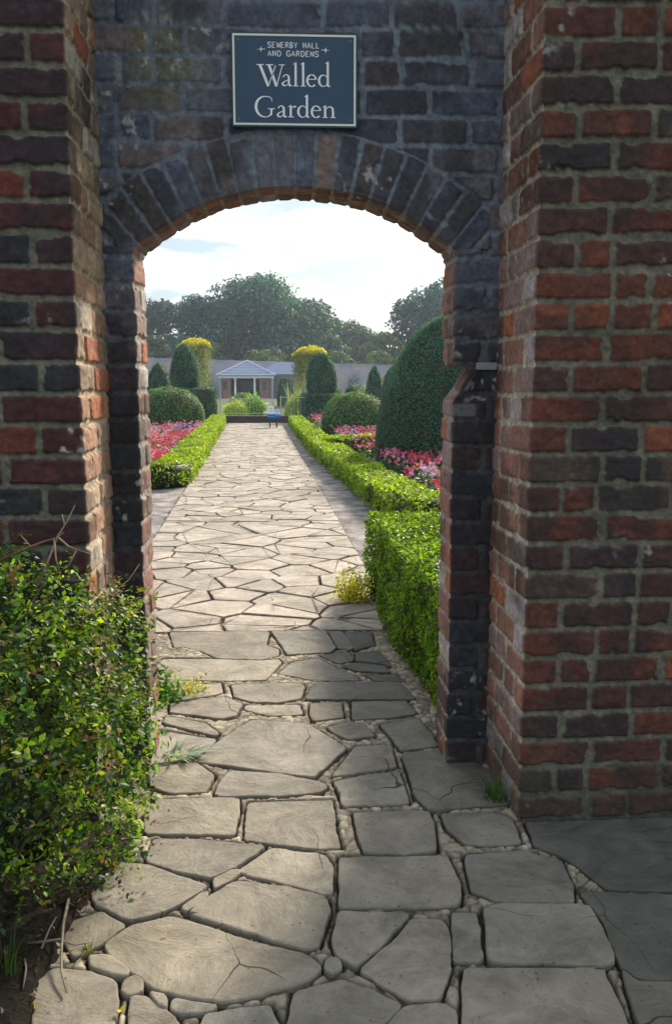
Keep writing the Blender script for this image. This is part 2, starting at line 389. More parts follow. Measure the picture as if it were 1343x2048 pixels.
# ------------------------------------------------------------------ sign over the arch
sign = thing('garden_sign', (0, YR-.03, 2.39), 'dark blue sign with cream border reading Walled Garden, fixed above the arch', 'sign')
SX0, SX1, SZ0, SZ1 = -.196, .206, 2.249, 2.531
def plate(name, x0, x1, z0, z1, y, t, c, par, bevel=0.001, mat=None):
    b = MB(); b.box(x0, x1, y-t, y, z0, z1, c); o = b.build(name, mat or M_paint, bevel=bevel); under(par, o); return o
plate('board', SX0-.006, SX1+.006, SZ0-.006, SZ1+.006, YR-.012, .018, (.013, .055, .115), sign, .002)
b = MB(); yb = YR-.030; bw = .0062
for x0, x1, z0, z1 in ((SX0, SX1, SZ1-bw, SZ1), (SX0, SX1, SZ0, SZ0+bw), (SX0, SX0+bw, SZ0+bw, SZ1-bw), (SX1-bw, SX1, SZ0+bw, SZ1-bw)):
    b.box(x0, x1, yb-.0022, yb+.001, z0, z1, (.80, .82, .66))
under(sign, b.build('border', M_paint))
# lettering drawn as tapered strokes; coordinates are millimetric units on the board
KX = (SX1-SX0)/1172.0; KZ = (SZ1-SZ0)/862.0
def bx(u): return SX0+(u-68)*KX
def bz(v): return SZ1-(v-105)*KZ
def ribbon(mb, pts, ws):
    pts = [np.array(p, float) for p in pts]; n = len(pts)
    if not hasattr(ws, '__len__'): ws = [ws]*n
    L = []; Rr = []
    for i, p in enumerate(pts):
        d = pts[min(i+1, n-1)]-pts[max(i-1, 0)]; d /= max(1e-6, np.hypot(*d)); nn = np.array((-d[1], d[0]))*ws[i]/2
        L.append(p+nn); Rr.append(p-nn)
    y = yb-.0020-len(mb.f)*1e-7
    vs = [(bx(p[0]), y, bz(p[1])) for p in L]+[(bx(p[0]), y, bz(p[1])) for p in Rr]
    mb.add(vs, [(i, i+1, n+i+1, n+i) for i in range(n-1)], (.86, .90, .93))
def arc(cx, cy, rx, ry, a0, a1, n=14):
    return [(cx+rx*math.cos(R(a0+(a1-a0)*i/n)), cy+ry*math.sin(R(a0+(a1-a0)*i/n))) for i in range(n+1)]
def bowlw(a0, a1, n=14, thin=9, thick=24):
    return [thin+(thick-thin)*abs(math.cos(R(a0+(a1-a0)*i/n)))**1.3 for i in range(n+1)]
def L_stem(mb, x, top, base, w=21, foot=True):
    ribbon(mb, [(x, top), (x, base)], w); ribbon(mb, [(x-26, top+16), (x-9, top+6), (x+8, top-4)], [4, 9, 12])
    if foot: ribbon(mb, [(x-26, base-3), (x+26, base-3)], 8)
def L_a(mb, x, base, xh=112):
    t = base-xh
    ribbon(mb, [(x+18, t+26)]+arc(x+46, t+32, 26, 28, 200, 350, 8)+[(x+72, t+60), (x+72, base-18), (x+82, base-4), (x+98, base-10)], [16, 12, 9, 9, 9, 10, 12, 15, 18, 20, 21, 20, 20, 14, 6])
    ribbon(mb, [(x+72, t+50), (x+42, t+62), (x+20, t+76), (x+11, t+90), (x+18, base-8), (x+38, base-3), (x+60, base-14), (x+72, base-26)], [7, 9, 14, 20, 18, 10, 8, 7])
def L_e(mb, x, base, xh=112):
    t = base-xh; cx = x+50; cy = base-xh/2
    ribbon(mb, [(x+14, cy-12), (x+88, cy-12)], 8)
    ribbon(mb, arc(cx, cy, 42, 56, -10, -332+15, 20), [9+13*abs(math.cos(R(-10-307*i/20)))**1.2 if i > 6 else 9+8*(6-i)/6 for i in range(21)])
def L_d(mb, x, base, top, xh=112):
    cy = base-xh/2; sx = x+92
    ribbon(mb, [(sx, top), (sx, base-8), (sx+10, base-2), (sx+26, base-8)], [21, 21, 14, 6]); ribbon(mb, [(sx-26, top+16), (sx-9, top+6), (sx+8, top-4)], [4, 9, 12])
    ribbon(mb, arc(x+50, cy, 42, 54, 30, 330, 20), [8+14*max(0, -math.cos(R(30+300*i/20)))**1.1 for i in range(21)])
def L_r(mb, x, base, xh=112):
    t = base-xh
    ribbon(mb, [(x+20, t+2), (x+20, base)], 21); ribbon(mb, [(x-6, t+14), (x+12, t+3), (x+28, t-4)], [4, 9, 10]); ribbon(mb, [(x-6, base-3), (x+50, base-3)], 8)
    ribbon(mb, [(x+26, t+34), (x+42, t+12), (x+58, t+7), (x+70, t+14)], [7, 9, 15, 20])
def L_n(mb, x, base, xh=112):
    t = base-xh
    ribbon(mb, [(x+20, t+2), (x+20, base)], 21); ribbon(mb, [(x-6, t+14), (x+12, t+3), (x+28, t-4)], [4, 9, 10]); ribbon(mb, [(x-6, base-3), (x+46, base-3)], 8)
    ribbon(mb, [(x+28, t+30), (x+50, t+9), (x+74, t+7), (x+92, t+22), (x+96, t+50), (x+96, base)], [7, 9, 14, 19, 21, 21]); ribbon(mb, [(x+70, base-3), (x+122, base-3)], 8)
lt = MB(); B1, B2 = 594, 890
ribbon(lt, [(326, 396), (404, 598)], 25); ribbon(lt, [(404, 598), (474, 400)], 9); ribbon(lt, [(412, 396), (482, 598)], 25); ribbon(lt, [(482, 598), (540, 396)], 9)
for a_, b_ in ((292, 362), (382, 452), (506, 562)): ribbon(lt, [(a_, 394), (b_, 394)], 9)
L_a(lt, 528, B1); L_stem(lt, 665, 372, B1); L_stem(lt, 737, 372, B1); L_e(lt, 768, B1); L_d(lt, 880, B1, 362)
ribbon(lt, [(440, 745), (432, 712), (410, 696)]+arc(372, 792, 88, 98, -75, -290, 22)+[(428, 866), (432, 812)], [5, 8, 9]+[9+17*max(0, -math.cos(R(-75-215*i/22)))**1.1 for i in range(23)]+[18, 21]); ribbon(lt, [(396, 811), (464, 811)], 8)
L_a(lt, 478, B2); L_r(lt, 596, B2); L_d(lt, 680, B2, 678); L_e(lt, 810, B2); L_n(lt, 926, B2)
# small capitals on a 4 x 6 stroke grid
GL = {'S': [[(4, 1), (3, 0), (1, 0), (0, 1.3), (1, 2.7), (3, 3.3), (4, 4.6), (3, 6), (1, 6), (0, 5)]], 'E': [[(.5, 0), (.5, 6)], [(0, 0), (3.6, 0)], [(.5, 3), (3, 3)], [(0, 6), (3.8, 6)]],
      'W': [[(0, 0), (1.3, 6)], [(1.3, 6), (2.4, .5)], [(2.2, .3), (3.5, 6)], [(3.5, 6), (4.8, 0)]], 'R': [[(.5, 0), (.5, 6)], [(.5, 0), (2.8, 0), (3.6, 1.4), (2.8, 3), (.5, 3)], [(2, 3), (4, 6)]],
      'B': [[(.5, 0), (.5, 6)], [(.5, 0), (2.6, 0), (3.3, 1.4), (2.6, 3), (.5, 3)], [(2.6, 3), (3.8, 4.5), (2.8, 6), (.5, 6)]], 'Y': [[(0, 0), (2, 3.2)], [(4, 0), (2, 3.2)], [(2, 3.2), (2, 6)]],
      'H': [[(.5, 0), (.5, 6)], [(3.6, 0), (3.6, 6)], [(.5, 3), (3.6, 3)]], 'A': [[(0, 6), (2, 0)], [(2, 0), (4, 6)], [(.9, 4), (3.2, 4)]], 'L': [[(.5, 0), (.5, 6)], [(0, 6), (3.6, 6)]],
      'N': [[(.4, 6), (.4, 0)], [(.4, 0), (3.6, 6)], [(3.6, 6), (3.6, 0)]], 'D': [[(.5, 0), (.5, 6)], [(.5, 0), (2.4, 0), (3.9, 1.6), (3.9, 4.4), (2.4, 6), (.5, 6)]], 'G': [[(3.8, 1.2), (2.6, 0), (1.2, 0), (0, 1.6), (0, 4.4), (1.2, 6), (2.8, 6), (3.8, 5), (3.8, 3.4), (2.4, 3.4)]]}
def small(mb, txt, x0, x1, top, base):
    adv = (x1-x0)/(len(txt)-.25)
    for i, c in enumerate(txt):
        if c == ' ': continue
        for st in GL[c]:
            p = [(x0+i*adv+a*adv*.185, top+b*(base-top)/6) for a, b in st]
            ribbon(mb, p, 8 if abs(p[0][0]-p[-1][0]) < 3 or len(p) > 3 else 6)
small(lt, 'SEWERBY HALL', 402, 892, 182, 232); small(lt, 'AND GARDENS', 402, 885, 262, 312)
under(sign, lt.build('lettering', M_paint))
for s, x in ((1, 300), (-1, 990)):
    eb = MB()
    ribbon(eb, [(x, 251), (x+s*78, 247)], [3, 7]); ribbon(eb, [(x+s*36, 224), (x+s*40, 250), (x+s*36, 276)], [3, 14, 3]); ribbon(eb, [(x+s*18, 250), (x+s*40, 249), (x+s*62, 248)], [2, 16, 2])
    under(sign, eb.build('emblem', M_paint))
for x in (SX0+.018, SX1-.018):
    for z in (SZ0+.018, SZ1-.018):
        b = MB(); b.tube([(x, yb-.002, z), (x, yb+.002, z)], .0035, 8, (.10, .16, .24)); under(sign, b.build('screw', M_paint))

# ------------------------------------------------------------------ ground
def sheet(name, x0, x1, y0, y1, z, nx_, ny_, mat, col, amp=0, sc=1, seed=0, kind='structure', cvar=.0):
    xs = np.linspace(x0, x1, nx_); ys = np.linspace(y0, y1, ny_); X, Y_ = np.meshgrid(xs, ys)
    Z = z+(fbm(X*sc, Y_*sc, seed, 4)-.5)*2*amp
    C = np.array(col)*(1+cvar*(fbm(X*sc*.7, Y_*sc*.7, seed+4, 3)[..., None]-.5)*2)
    P = np.stack([X, Y_, Z], -1); a, b_ = X.shape; idx = np.arange(a*b_).reshape(a, b_)
    q = np.stack([idx[:-1, :-1], idx[:-1, 1:], idx[1:, 1:], idx[1:, :-1]], -1).reshape(-1, 4)
    o = mesh_np(name, P.reshape(-1, 3), q, mat, None, C.reshape(-1, 3), True); return tag(o, kind=kind)
def xl(y): return -1.33-.047*(y-8.2)
def xr(y): return .52-.040*(y-7.4)
M_ground = mat_attr('ground', .95, .6, 3, .3, .6, .2, .05)
sheet('ground', -160, 160, -40, 220, -.06, 3, 3, M_ground, (.075, .085, .035))
M_gravel = mat_attr('gravel', .95, 1.0, 70, .55, 55, .2, .02)
sheet('gravel', -2.9, 1.5, 5.0, 33.2, -.028, 150, 700, M_gravel, (.30, .275, .27), .010, 9, 3, cvar=.9)
sheet('joint_bed', -1.5, 2.4, -1.2, 1.5, -.020, 120, 100, M_mortar, (.28, .245, .19), .008, 17, 5, cvar=.6)
SXg, SYg = np.meshgrid(np.linspace(-2.6, -.36, 240), np.linspace(.6, YF+.02, 230))
eg = -.615+.13*np.clip(SYg-2.1, 0, 1)-.10*np.clip(2.0-SYg, 0, 1)+(fbm(SYg*5, SYg*0+2, 3, 3)-.5)*.10
SZg = .022+(fbm(SXg*16, SYg*16, 8, 4)-.5)*.03-.55*np.clip(SXg-eg, 0, 1)
idx = np.arange(SXg.size).reshape(SXg.shape)
tag(mesh_np('soil', np.stack([SXg, SYg, SZg], -1).reshape(-1, 3), np.stack([idx[:-1, :-1], idx[:-1, 1:], idx[1:, 1:], idx[1:, :-1]], -1).reshape(-1, 4), M_soil, None, np.tile((.022, .018, .014), (SXg.size, 1))*(.6+.8*fbm(SXg*30, SYg*30, 5, 3).reshape(-1, 1)), True), kind='structure')
sheet('terrace', -30, 30, 34.2, 94, -.03, 60, 60, M_ground, (.085, .105, .045), .01, .3, 3, cvar=.4)

# flagstones ----------------------------------------------------------------
def unproj(px, py):
    x = (px-671.5)/F_PX; z = -(py-1024)/F_PX
    y2 = math.cos(PITCH)+z*math.sin(PITCH); z2 = -math.sin(PITCH)+z*math.cos(PITCH)
    a = x*math.cos(YAW)+y2*math.sin(YAW); b_ = -x*math.sin(YAW)+y2*math.cos(YAW)
    t = -EYE/z2; return (a*t, b_*t)
TR5 = [[(130,30),(520,25),(560,30),(545,85),(600,105),(600,130),(520,147),(330,138),(270,110),(190,90),(150,95)],[(570,30),(800,28),(850,100),(820,118),(640,128),(615,90)],
[(100,142),(300,142),(520,152),(600,145),(612,160),(540,235),(380,238),(100,230),(60,190)],[(655,160),(770,142),(860,190),(960,236),(760,240),(600,205)],[(780,130),(900,112),(922,152),(862,165)],
[(930,162),(1060,175),(1080,203),(940,200),(880,182)],[(975,215),(1100,208),(1150,242),(1020,238)],[(770,250),(1120,248),(1190,320),(720,324),(738,280)],[(395,260),(560,252),(700,254),(712,270),(690,320),(600,335),(480,332),(410,312)],
[(150,265),(350,248),(360,290),(335,300),(150,330)],[(130,340),(370,312),(440,345),(410,398),(360,408),(130,378)],[(460,345),(690,343),(706,385),(560,390),(450,362)],[(735,340),(870,335),(882,400),(750,415),(737,380)],
[(915,330),(1150,328),(1200,382),(1100,398),(920,408)],[(480,412),(720,427),(860,512),(892,536),(755,660),(640,648),(245,590),(340,502)],[(810,440),(900,418),(960,430),(1020,480),(905,495),(845,470)],
[(1040,428),(1200,402),(1262,470),(1290,522),(1130,543),(1085,480)],[(930,525),(1080,515),(1115,613),(980,633),(832,655)],[(1140,572),(1180,552),(1340,548),(1440,590),(1520,640),(1600,770),(1255,800),(1195,745)],
[(390,632),(600,642),(790,682),(808,703),(780,723),(600,738),(325,740),(335,690)],[(40,622),(240,592),(322,650),(282,720),(130,725),(40,700)],[(835,677),(980,647),(1120,630),(1165,770),(880,783),(862,720)],
[(470,765),(830,755),(850,900),(870,963),(720,960),(450,925)],[(60,757),(425,750),(430,800),(402,910),(20,903),(20,820)],[(110,395),(280,425),(340,470),(325,480),(240,460),(100,425)],[(60,450),(330,490),(280,545),(210,578),(20,600)]]
TR5 += [[(818,30),(868,28),(905,62),(922,98),(905,108),(858,98)],[(882,28),(1000,26),(1015,85),(930,112),(908,62)],[(935,122),(1030,112),(1085,180),(1060,170),(935,156)]]
TR6 = [[(192,45),(460,35),(482,80),(495,178),(370,193),(232,188),(208,120)],[(510,45),(735,43),(765,70),(800,152),(640,160),(592,155),(530,100)],[(140,202),(532,200),(578,300),(578,373),(500,383),(140,383)],
[(592,197),(805,178),(940,212),(985,300),(985,363),(722,363),(622,325)],[(140,402),(393,412),(300,518),(203,598),(135,560),(112,500),(132,440)],[(402,427),(518,432),(543,490),(537,600),(508,712),(382,713),(292,660),(218,610),(330,512)],
[(552,402),(640,402),(648,500),(660,573),(553,578)],[(662,390),(722,374),(1038,372),(1088,440),(1140,578),(1090,598),(684,583)],[(588,603),(1088,607),(1128,680),(1190,830),(585,830)],[(815,75),(1500,60),(1500,322),(1110,315),(965,205),(850,160)],
[(1015,330),(1110,330),(1280,337),(1500,350),(1500,638),(1225,640),(1152,588),(1092,432)],[(1165,612),(1215,660),(1500,660),(1500,840),(1230,840)],[(-20,690),(150,645),(278,692),(368,742),(270,840),(-50,840)],[(385,742),(508,732),(565,762),(565,840),(290,840)]]
TR8 = [[(590,152),(740,150),(1018,177),(898,258),(808,298),(700,278),(562,235)],[(1042,182),(1238,202),(1278,250),(1272,350),(1240,353),(932,278),(922,265)],[(330,292),(430,232),(558,242),(798,325),(648,418),(500,462),(372,400),(312,322)],
[(902,312),(1110,332),(1258,372),(1268,420),(1220,556),(1170,573),(722,440),(802,370)],[(240,472),(388,424),(488,477),(388,548),(282,598),(252,540)],[(402,553),(500,484),(650,443),(718,458),(860,512),(1040,562),(1178,592),(1238,640),(1178,688),(1000,748),(850,768),(700,748),(592,720),(442,620)],
[(662,754),(845,784),(800,808),(682,813),(655,792)],[(200,650),(330,660),(448,692),(448,800),(430,900),(120,900),(120,720)],[(502,742),(558,747),(685,840),(685,900),(492,900)],[(782,822),(1038,782),(1090,900),(760,900)],
[(335,592),(420,590),(495,645),(490,672),(440,662),(350,640)],[(475,690),(520,670),(556,690),(545,732),(500,748),(468,730)],[(570,735),(640,752),(640,800),(600,775)],[(815,300),(880,262),(925,262),(915,285),(820,338)],[(695,410),(775,352),(798,345),(790,372),(715,425)],
[(1258,605),(1300,605),(1306,640),(1270,660),(1248,645)]]
polys = []
for T, ox, oy, s in ((TR5, 280, 1250, 2.166), (TR6, 600, 1600, 1.808), (TR8, 0, 1600, 1.919)):
    for p in T: polys.append(([unproj(ox+a/s, oy+b_/s) for a, b_ in p], 1))
rng = random.Random(5)
def clip(poly, px, py, nx_, ny_):
    out = []
    for i in range(len(poly)):
        a = poly[i]; b_ = poly[(i+1) % len(poly)]
        da = (a[0]-px)*nx_+(a[1]-py)*ny_; db = (b_[0]-px)*nx_+(b_[1]-py)*ny_
        if da <= 0: out.append(a)
        if (da < 0 < db) or (db < 0 < da):
            t = da/(da-db); out.append((a[0]+(b_[0]-a[0])*t, a[1]+(b_[1]-a[1])*t))
    return out
def voronoi(x0, x1, y0, y1, dx, dy, extra):
    pts = []
    j = 0; y = y0-dy
    while y < y1+dy:
        x = x0-dx+(j % 2)*dx*.5
        while x < x1+dx:
            if rng.random() > .20: pts.append((x+rng.uniform(-.42, .42)*dx, y+rng.uniform(-.42, .42)*dy))
            x += dx
        y += dy; j += 1
    res = []
    for p in pts:
        pl = [(p[0]-1.5, p[1]-1.5), (p[0]+1.5, p[1]-1.5), (p[0]+1.5, p[1]+1.5), (p[0]-1.5, p[1]+1.5)]
        for q in pts:
            dx_, dy_ = q[0]-p[0], q[1]-p[1]
            if q is p or dx_*dx_+dy_*dy_ > 5: continue
            pl = clip(pl, (p[0]+q[0])/2, (p[1]+q[1])/2, dx_, dy_)
            if len(pl) < 3: break
        for e in extra:
            if len(pl) >= 3: pl = clip(pl, *e)
        if len(pl) >= 3: res.append(pl)
    return res
for y0 in range(5, 33, 4):
    lo = 4.90 if y0 == 5 else y0; hi = min(y0+4, 32.9)
    ym = (lo+hi)/2
    L_, R_ = xl(ym)-.6, xr(ym)+.8
    ex = [(0, lo, 0, -1), (0, hi, 0, 1), (xl(8.2) if lo > 6 else xl(8.2), 8.2, -1, -.047), (xr(7.4), 7.4, 1, .04)]
    for pl in voronoi(L_, R_, lo, hi, .46, .19, ex): polys.append((pl, 0))
for pl in voronoi(-1.4, 2.3, -1.1, 1.66, .6, .5, [(0, 1.66, 0, 1)]): polys.append((pl, 2))
for pl in voronoi(1.30, 2.3, 1.7, YF, .5, .4, [(1.32, 0, -1, 0), (0, 1.70, 0, -1), (0, YF, 0, 1)]): polys.append((pl, 2))
YY, TT = np.meshgrid(np.linspace(4.9, 33.05, 300), np.linspace(0, 1, 40), indexing='ij'); XX = (xl(YY)+.04)*(1-TT)+(xr(YY)-.04)*TT; idx = np.arange(XX.size).reshape(XX.shape)
tag(mesh_np('joint_soil', np.stack([XX, YY, -.019+(fbm(XX*12, YY*12, 5, 3)-.5)*.006], -1).reshape(-1, 3), np.stack([idx[:-1, :-1], idx[:-1, 1:], idx[1:, 1:], idx[1:, :-1]], -1).reshape(-1, 4), M_mortar, None, np.tile((.042, .034, .028), (XX.size, 1)), True), kind='structure')
# rubble and mortar packed in the wide joints, with an open gutter round every flag
gx = np.arange(-1.25, 1.5, .0068); gy = np.arange(1.5, 5.25, .0075); GX, GY = np.meshgrid(gx, gy); Dm = np.full(GX.shape, 9.0)
for pl, kd in polys:
    A = np.array(pl); x0, y0 = A.min(0)-.08; x1, y1 = A.max(0)+.08
    i0, i1 = np.searchsorted(gx, (x0, x1)); j0, j1 = np.searchsorted(gy, (y0, y1))
    if i1 <= i0 or j1 <= j0: continue
    sx, sy = GX[j0:j1, i0:i1], GY[j0:j1, i0:i1]; dm = np.full(sx.shape, 9.0)
    for k in range(len(A)):
        a, b_ = A[k-1], A[k]; e = b_-a; tt = np.clip(((sx-a[0])*e[0]+(sy-a[1])*e[1])/max(1e-9, e@e), 0, 1); dm = np.minimum(dm, np.hypot(sx-a[0]-e[0]*tt, sy-a[1]-e[1]*tt))
    Dm[j0:j1, i0:i1] = np.minimum(Dm[j0:j1, i0:i1], dm)
cs = .042; best = np.full(GX.shape, 9.0); sec = best.copy(); cid = np.zeros(GX.shape)
wx, wy = GX+(fbm(GX*20, GY*20, 4, 2)-.5)*.02, GY*.9+(fbm(GX*20, GY*20, 9, 2)-.5)*.02
for ox in (-1, 0, 1):
    for oy in (-1, 0, 1):
        cx, cy = np.floor(wx/cs)+ox, np.floor(wy/cs)+oy; px_ = (cx+_h(cx, cy, 1))*cs; py_ = (cy+_h(cx, cy, 2))*cs; dd = np.hypot(wx-px_, wy-py_)
        nb_ = dd < best; sec = np.where(nb_, best, np.minimum(sec, dd)); cid = np.where(nb_, _h(cx, cy, 3), cid); best = np.where(nb_, dd, best)
edge_ = sec-best; gut = ss(.007, .015, Dm+(fbm(GX*30, GY*30, 6, 2)-.5)*.008)
JZ = -.019+gut*(.011+.007*ss(0, .010, edge_)*(.4+cid))+(fbm(GX*50, GY*50, 8, 3)-.5)*.004
ins = np.zeros(GX.shape, bool)
for pl, kd in polys:
    A = np.array(pl); x0, y0 = A.min(0); x1, y1 = A.max(0); i0, i1 = np.searchsorted(gx, (x0, x1)); j0, j1 = np.searchsorted(gy, (y0, y1))
    if i1 <= i0 or j1 <= j0: continue
    sx, sy = GX[j0:j1, i0:i1], GY[j0:j1, i0:i1]; cr_ = np.zeros(sx.shape, bool)
    for k in range(len(A)):
        a, b_ = A[k-1], A[k]
        if a[1] != b_[1]: cr_ ^= ((a[1] > sy) != (b_[1] > sy)) & (sx < (b_[0]-a[0])*(sy-a[1])/(b_[1]-a[1])+a[0])
    ins[j0:j1, i0:i1] |= cr_
JZ = np.where(ins, -.045, np.minimum(JZ, -.001))
JC = (np.array((.36, .32, .25))*(.55+.75*cid[..., None])*(.7+.6*fbm(GX*50, GY*50, 2, 3)[..., None]))*(.35+.65*ss(0, .008, edge_))[..., None]
JC = JC*gut[..., None]+np.array((.045, .040, .028))*(1-gut[..., None])
P = np.stack([GX, GY, JZ], -1); a, b_ = GX.shape; idx = np.arange(a*b_).reshape(a, b_)
tag(mesh_np('joint_rubble', P.reshape(-1, 3), np.stack([idx[:-1, :-1], idx[:-1, 1:], idx[1:, 1:], idx[1:, :-1]], -1).reshape(-1, 4), M_mortar, None, JC.reshape(-1, 3), True), kind='structure')
V = []; Fc = []; CC = []
def area(p): return .5*sum(p[i][0]*p[(i+1) % len(p)][1]-p[(i+1) % len(p)][0]*p[i][1] for i in range(len(p)))
for si, (pl, kind_) in enumerate(polys):
    if abs(area(pl)) < .0007: continue
    if area(pl) < 0: pl = pl[::-1]
    n = len(pl); q = []
    for i in range(n):       # trim the corners a little
        a = pl[i-1]; b_ = pl[i]; c = pl[(i+1) % n]
        la = math.dist(a, b_); lb = math.dist(b_, c); cr = .011 if kind_ == 1 else .006; ta = min(.3, cr/max(la, 1e-6)); tb = min(.3, cr/max(lb, 1e-6))
        q += [(b_[0]+(a[0]-b_[0])*ta, b_[1]+(a[1]-b_[1])*ta), (b_[0]*.86+(a[0]+c[0])*.07 if la < .1 else b_[0]+((a[0]-b_[0])*ta+(c[0]-b_[0])*tb)*.3, b_[1]+((a[1]-b_[1])*ta+(c[1]-b_[1])*tb)*.3), (b_[0]+(c[0]-b_[0])*tb, b_[1]+(c[1]-b_[1])*tb)]
    rs = []; step = .018 if kind_ == 1 else .05
    for i in range(len(q)):
        a = q[i]; b_ = q[(i+1) % len(q)]; m = max(1, int(math.dist(a, b_)/step))
        for k in range(m): rs.append((a[0]+(b_[0]-a[0])*k/m, a[1]+(b_[1]-a[1])*k/m))
    A = np.array(rs); ctr = A.mean(0)
    T = np.roll(A, -1, 0)-np.roll(A, 1, 0); T /= np.maximum(np.linalg.norm(T, axis=1), 1e-6)[:, None]
    Nn = np.stack([-T[:, 1], T[:, 0]], 1)      # inward for ccw
    gapw = (-.004 if kind_ == 1 else .009)
    A = A+Nn*(gapw+(fbm(A[:, 0]*14, A[:, 1]*14, si, 3)-.42)*(.016 if kind_ != 1 else .011)+((fbm(A[:, 0]*60, A[:, 1]*60, si+5, 2)-.5)*.006 if kind_ == 1 else 0))[:, None]
    base = .004*rng.uniform(-1, 1); tx, ty = rng.uniform(-.012, .012), rng.uniform(-.012, .012)
    def hz(Q): return base+(Q[:, 0]-ctr[0])*tx+(Q[:, 1]-ctr[1])*ty
    g = len(A); o0 = len(V)
    rings = [(A, -.03), (A, -.007), (A+Nn*.002, -.0012), (A+Nn*.0055, 0)]
    g_ = rng.random(); shade = rng.uniform(.82, 1.15)
    colr = np.array((.31, .275, .22))*(1-g_*.55)+np.array((.27, .262, .24))*g_*.55
    if kind_ == 2: colr = np.array((.27, .265, .24))
    if kind_ == 0: colr = np.array((.42, .365, .305))*(1-g_*.5)+np.array((.34, .31, .28))*g_*.5
    colr = colr*shade
    if kind_ >= 1:      # shade of the corner by the right pier painted into the flags
        corner_shade = float(ss(.45, 1.25, ctr[0]+.35*max(0, ctr[1]-2.1)-.25*max(0, 2.1-ctr[1])+rng.uniform(-.1, .1)))
        colr = colr*(1-.72*corner_shade)+np.array((.020, .028, .030))*corner_shade
    for Q, dz in rings:
        z = hz(Q)+dz
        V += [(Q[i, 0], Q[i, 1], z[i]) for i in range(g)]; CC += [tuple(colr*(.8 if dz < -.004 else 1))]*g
    for r_ in range(3):
        for i in range(g): Fc.append((o0+r_*g+i, o0+r_*g+(i+1) % g, o0+(r_+1)*g+(i+1) % g, o0+(r_+1)*g+i))
    Fc.append(tuple(o0+3*g+i for i in range(g)))
me = bpy.data.meshes.new('stone_path'); me.from_pydata(V, [], Fc)
at = me.color_attributes.new('Col', 'FLOAT_COLOR', 'POINT'); at.data.foreach_set('color', np.array([(*c, 1) for c in CC], np.float32).ravel())
# layered sandstone surface
m, t, bs, out = mat_new('sandstone')
at = N(t, 'ShaderNodeAttribute', attribute_name='Col'); co = N(t, 'ShaderNodeTexCoord')
n1 = N(t, 'ShaderNodeTexNoise'); n1.inputs['Scale'].default_value = 5; n1.inputs['Detail'].default_value = 10; n1.inputs['Roughness'].default_value = .68; n1.inputs['Distortion'].default_value = .6
n2 = N(t, 'ShaderNodeTexNoise'); n2.inputs['Scale'].default_value = 90; n2.inputs['Detail'].default_value = 4
n3 = N(t, 'ShaderNodeTexNoise'); n3.inputs['Scale'].default_value = 22; n3.inputs['Detail'].default_value = 8; n3.inputs['Roughness'].default_value = .7
for n_ in (n1, n2, n3): t.links.new(co.outputs['Object'], n_.inputs['Vector'])
r1 = N(t, 'ShaderNodeMapRange'); r1.inputs[1].default_value = .32; r1.inputs[2].default_value = .68; r1.inputs[3].default_value = .62; r1.inputs[4].default_value = 1.25; t.links.new(n1.outputs[0], r1.inputs[0])
r2 = N(t, 'ShaderNodeMapRange'); r2.inputs[1].default_value = .3; r2.inputs[2].default_value = .7; r2.inputs[3].default_value = .86; r2.inputs[4].default_value = 1.12; t.links.new(n3.outputs[0], r2.inputs[0])
mu = N(t, 'ShaderNodeMath', operation='MULTIPLY'); t.links.new(r1.outputs[0], mu.inputs[0]); t.links.new(r2.outputs[0], mu.inputs[1])
sc_ = N(t, 'ShaderNodeVectorMath', operation='SCALE'); t.links.new(at.outputs['Color'], sc_.inputs[0]); t.links.new(mu.outputs[0], sc_.inputs['Scale'])
vo = N(t, 'ShaderNodeTexVoronoi'); vo.inputs['Scale'].default_value = 26; t.links.new(co.outputs['Object'], vo.inputs['Vector'])
sp = N(t, 'ShaderNodeMapRange'); sp.inputs[1].default_value = .07; sp.inputs[2].default_value = .14; sp.inputs[3].default_value = .55; sp.inputs[4].default_value = 1; t.links.new(vo.outputs['Distance'], sp.inputs[0])
sc2 = N(t, 'ShaderNodeVectorMath', operation='SCALE'); t.links.new(sc_.outputs[0], sc2.inputs[0]); t.links.new(sp.outputs[0], sc2.inputs['Scale'])
dv = N(t, 'ShaderNodeVectorMath', operation='MULTIPLY_ADD'); dv.inputs[1].default_value = (.16, .16, .16); nl = N(t, 'ShaderNodeTexNoise'); nl.inputs['Scale'].default_value = 4; nl.inputs['Detail'].default_value = 2; t.links.new(co.outputs['Object'], nl.inputs['Vector']); t.links.new(nl.outputs['Color'], dv.inputs[0]); t.links.new(co.outputs['Object'], dv.inputs[2])
vc = N(t, 'ShaderNodeTexVoronoi', feature='DISTANCE_TO_EDGE'); vc.inputs['Scale'].default_value = 2.1; t.links.new(dv.outputs[0], vc.inputs['Vector'])
n4 = N(t, 'ShaderNodeTexNoise'); n4.inputs['Scale'].default_value = 1.9; t.links.new(co.outputs['Object'], n4.inputs['Vector'])
th = N(t, 'ShaderNodeMapRange'); th.inputs[1].default_value = .50; th.inputs[2].default_value = .62; th.inputs[3].default_value = 0; th.inputs[4].default_value = .0042; t.links.new(n4.outputs[0], th.inputs[0])
ck = N(t, 'ShaderNodeMath', operation='LESS_THAN'); t.links.new(vc.outputs['Distance'], ck.inputs[0]); t.links.new(th.outputs[0], ck.inputs[1])
ml_ = N(t, 'ShaderNodeTexNoise'); ml_.inputs['Scale'].default_value = 2.7; ml_.inputs['Detail'].default_value = 9; ml_.inputs['Roughness'].default_value = .7; t.links.new(co.outputs['Object'], ml_.inputs['Vector'])
lr = N(t, 'ShaderNodeMapRange'); lr.inputs[1].default_value = .54; lr.inputs[2].default_value = .66; lr.inputs[3].default_value = 0; lr.inputs[4].default_value = .55; t.links.new(ml_.outputs[0], lr.inputs[0])
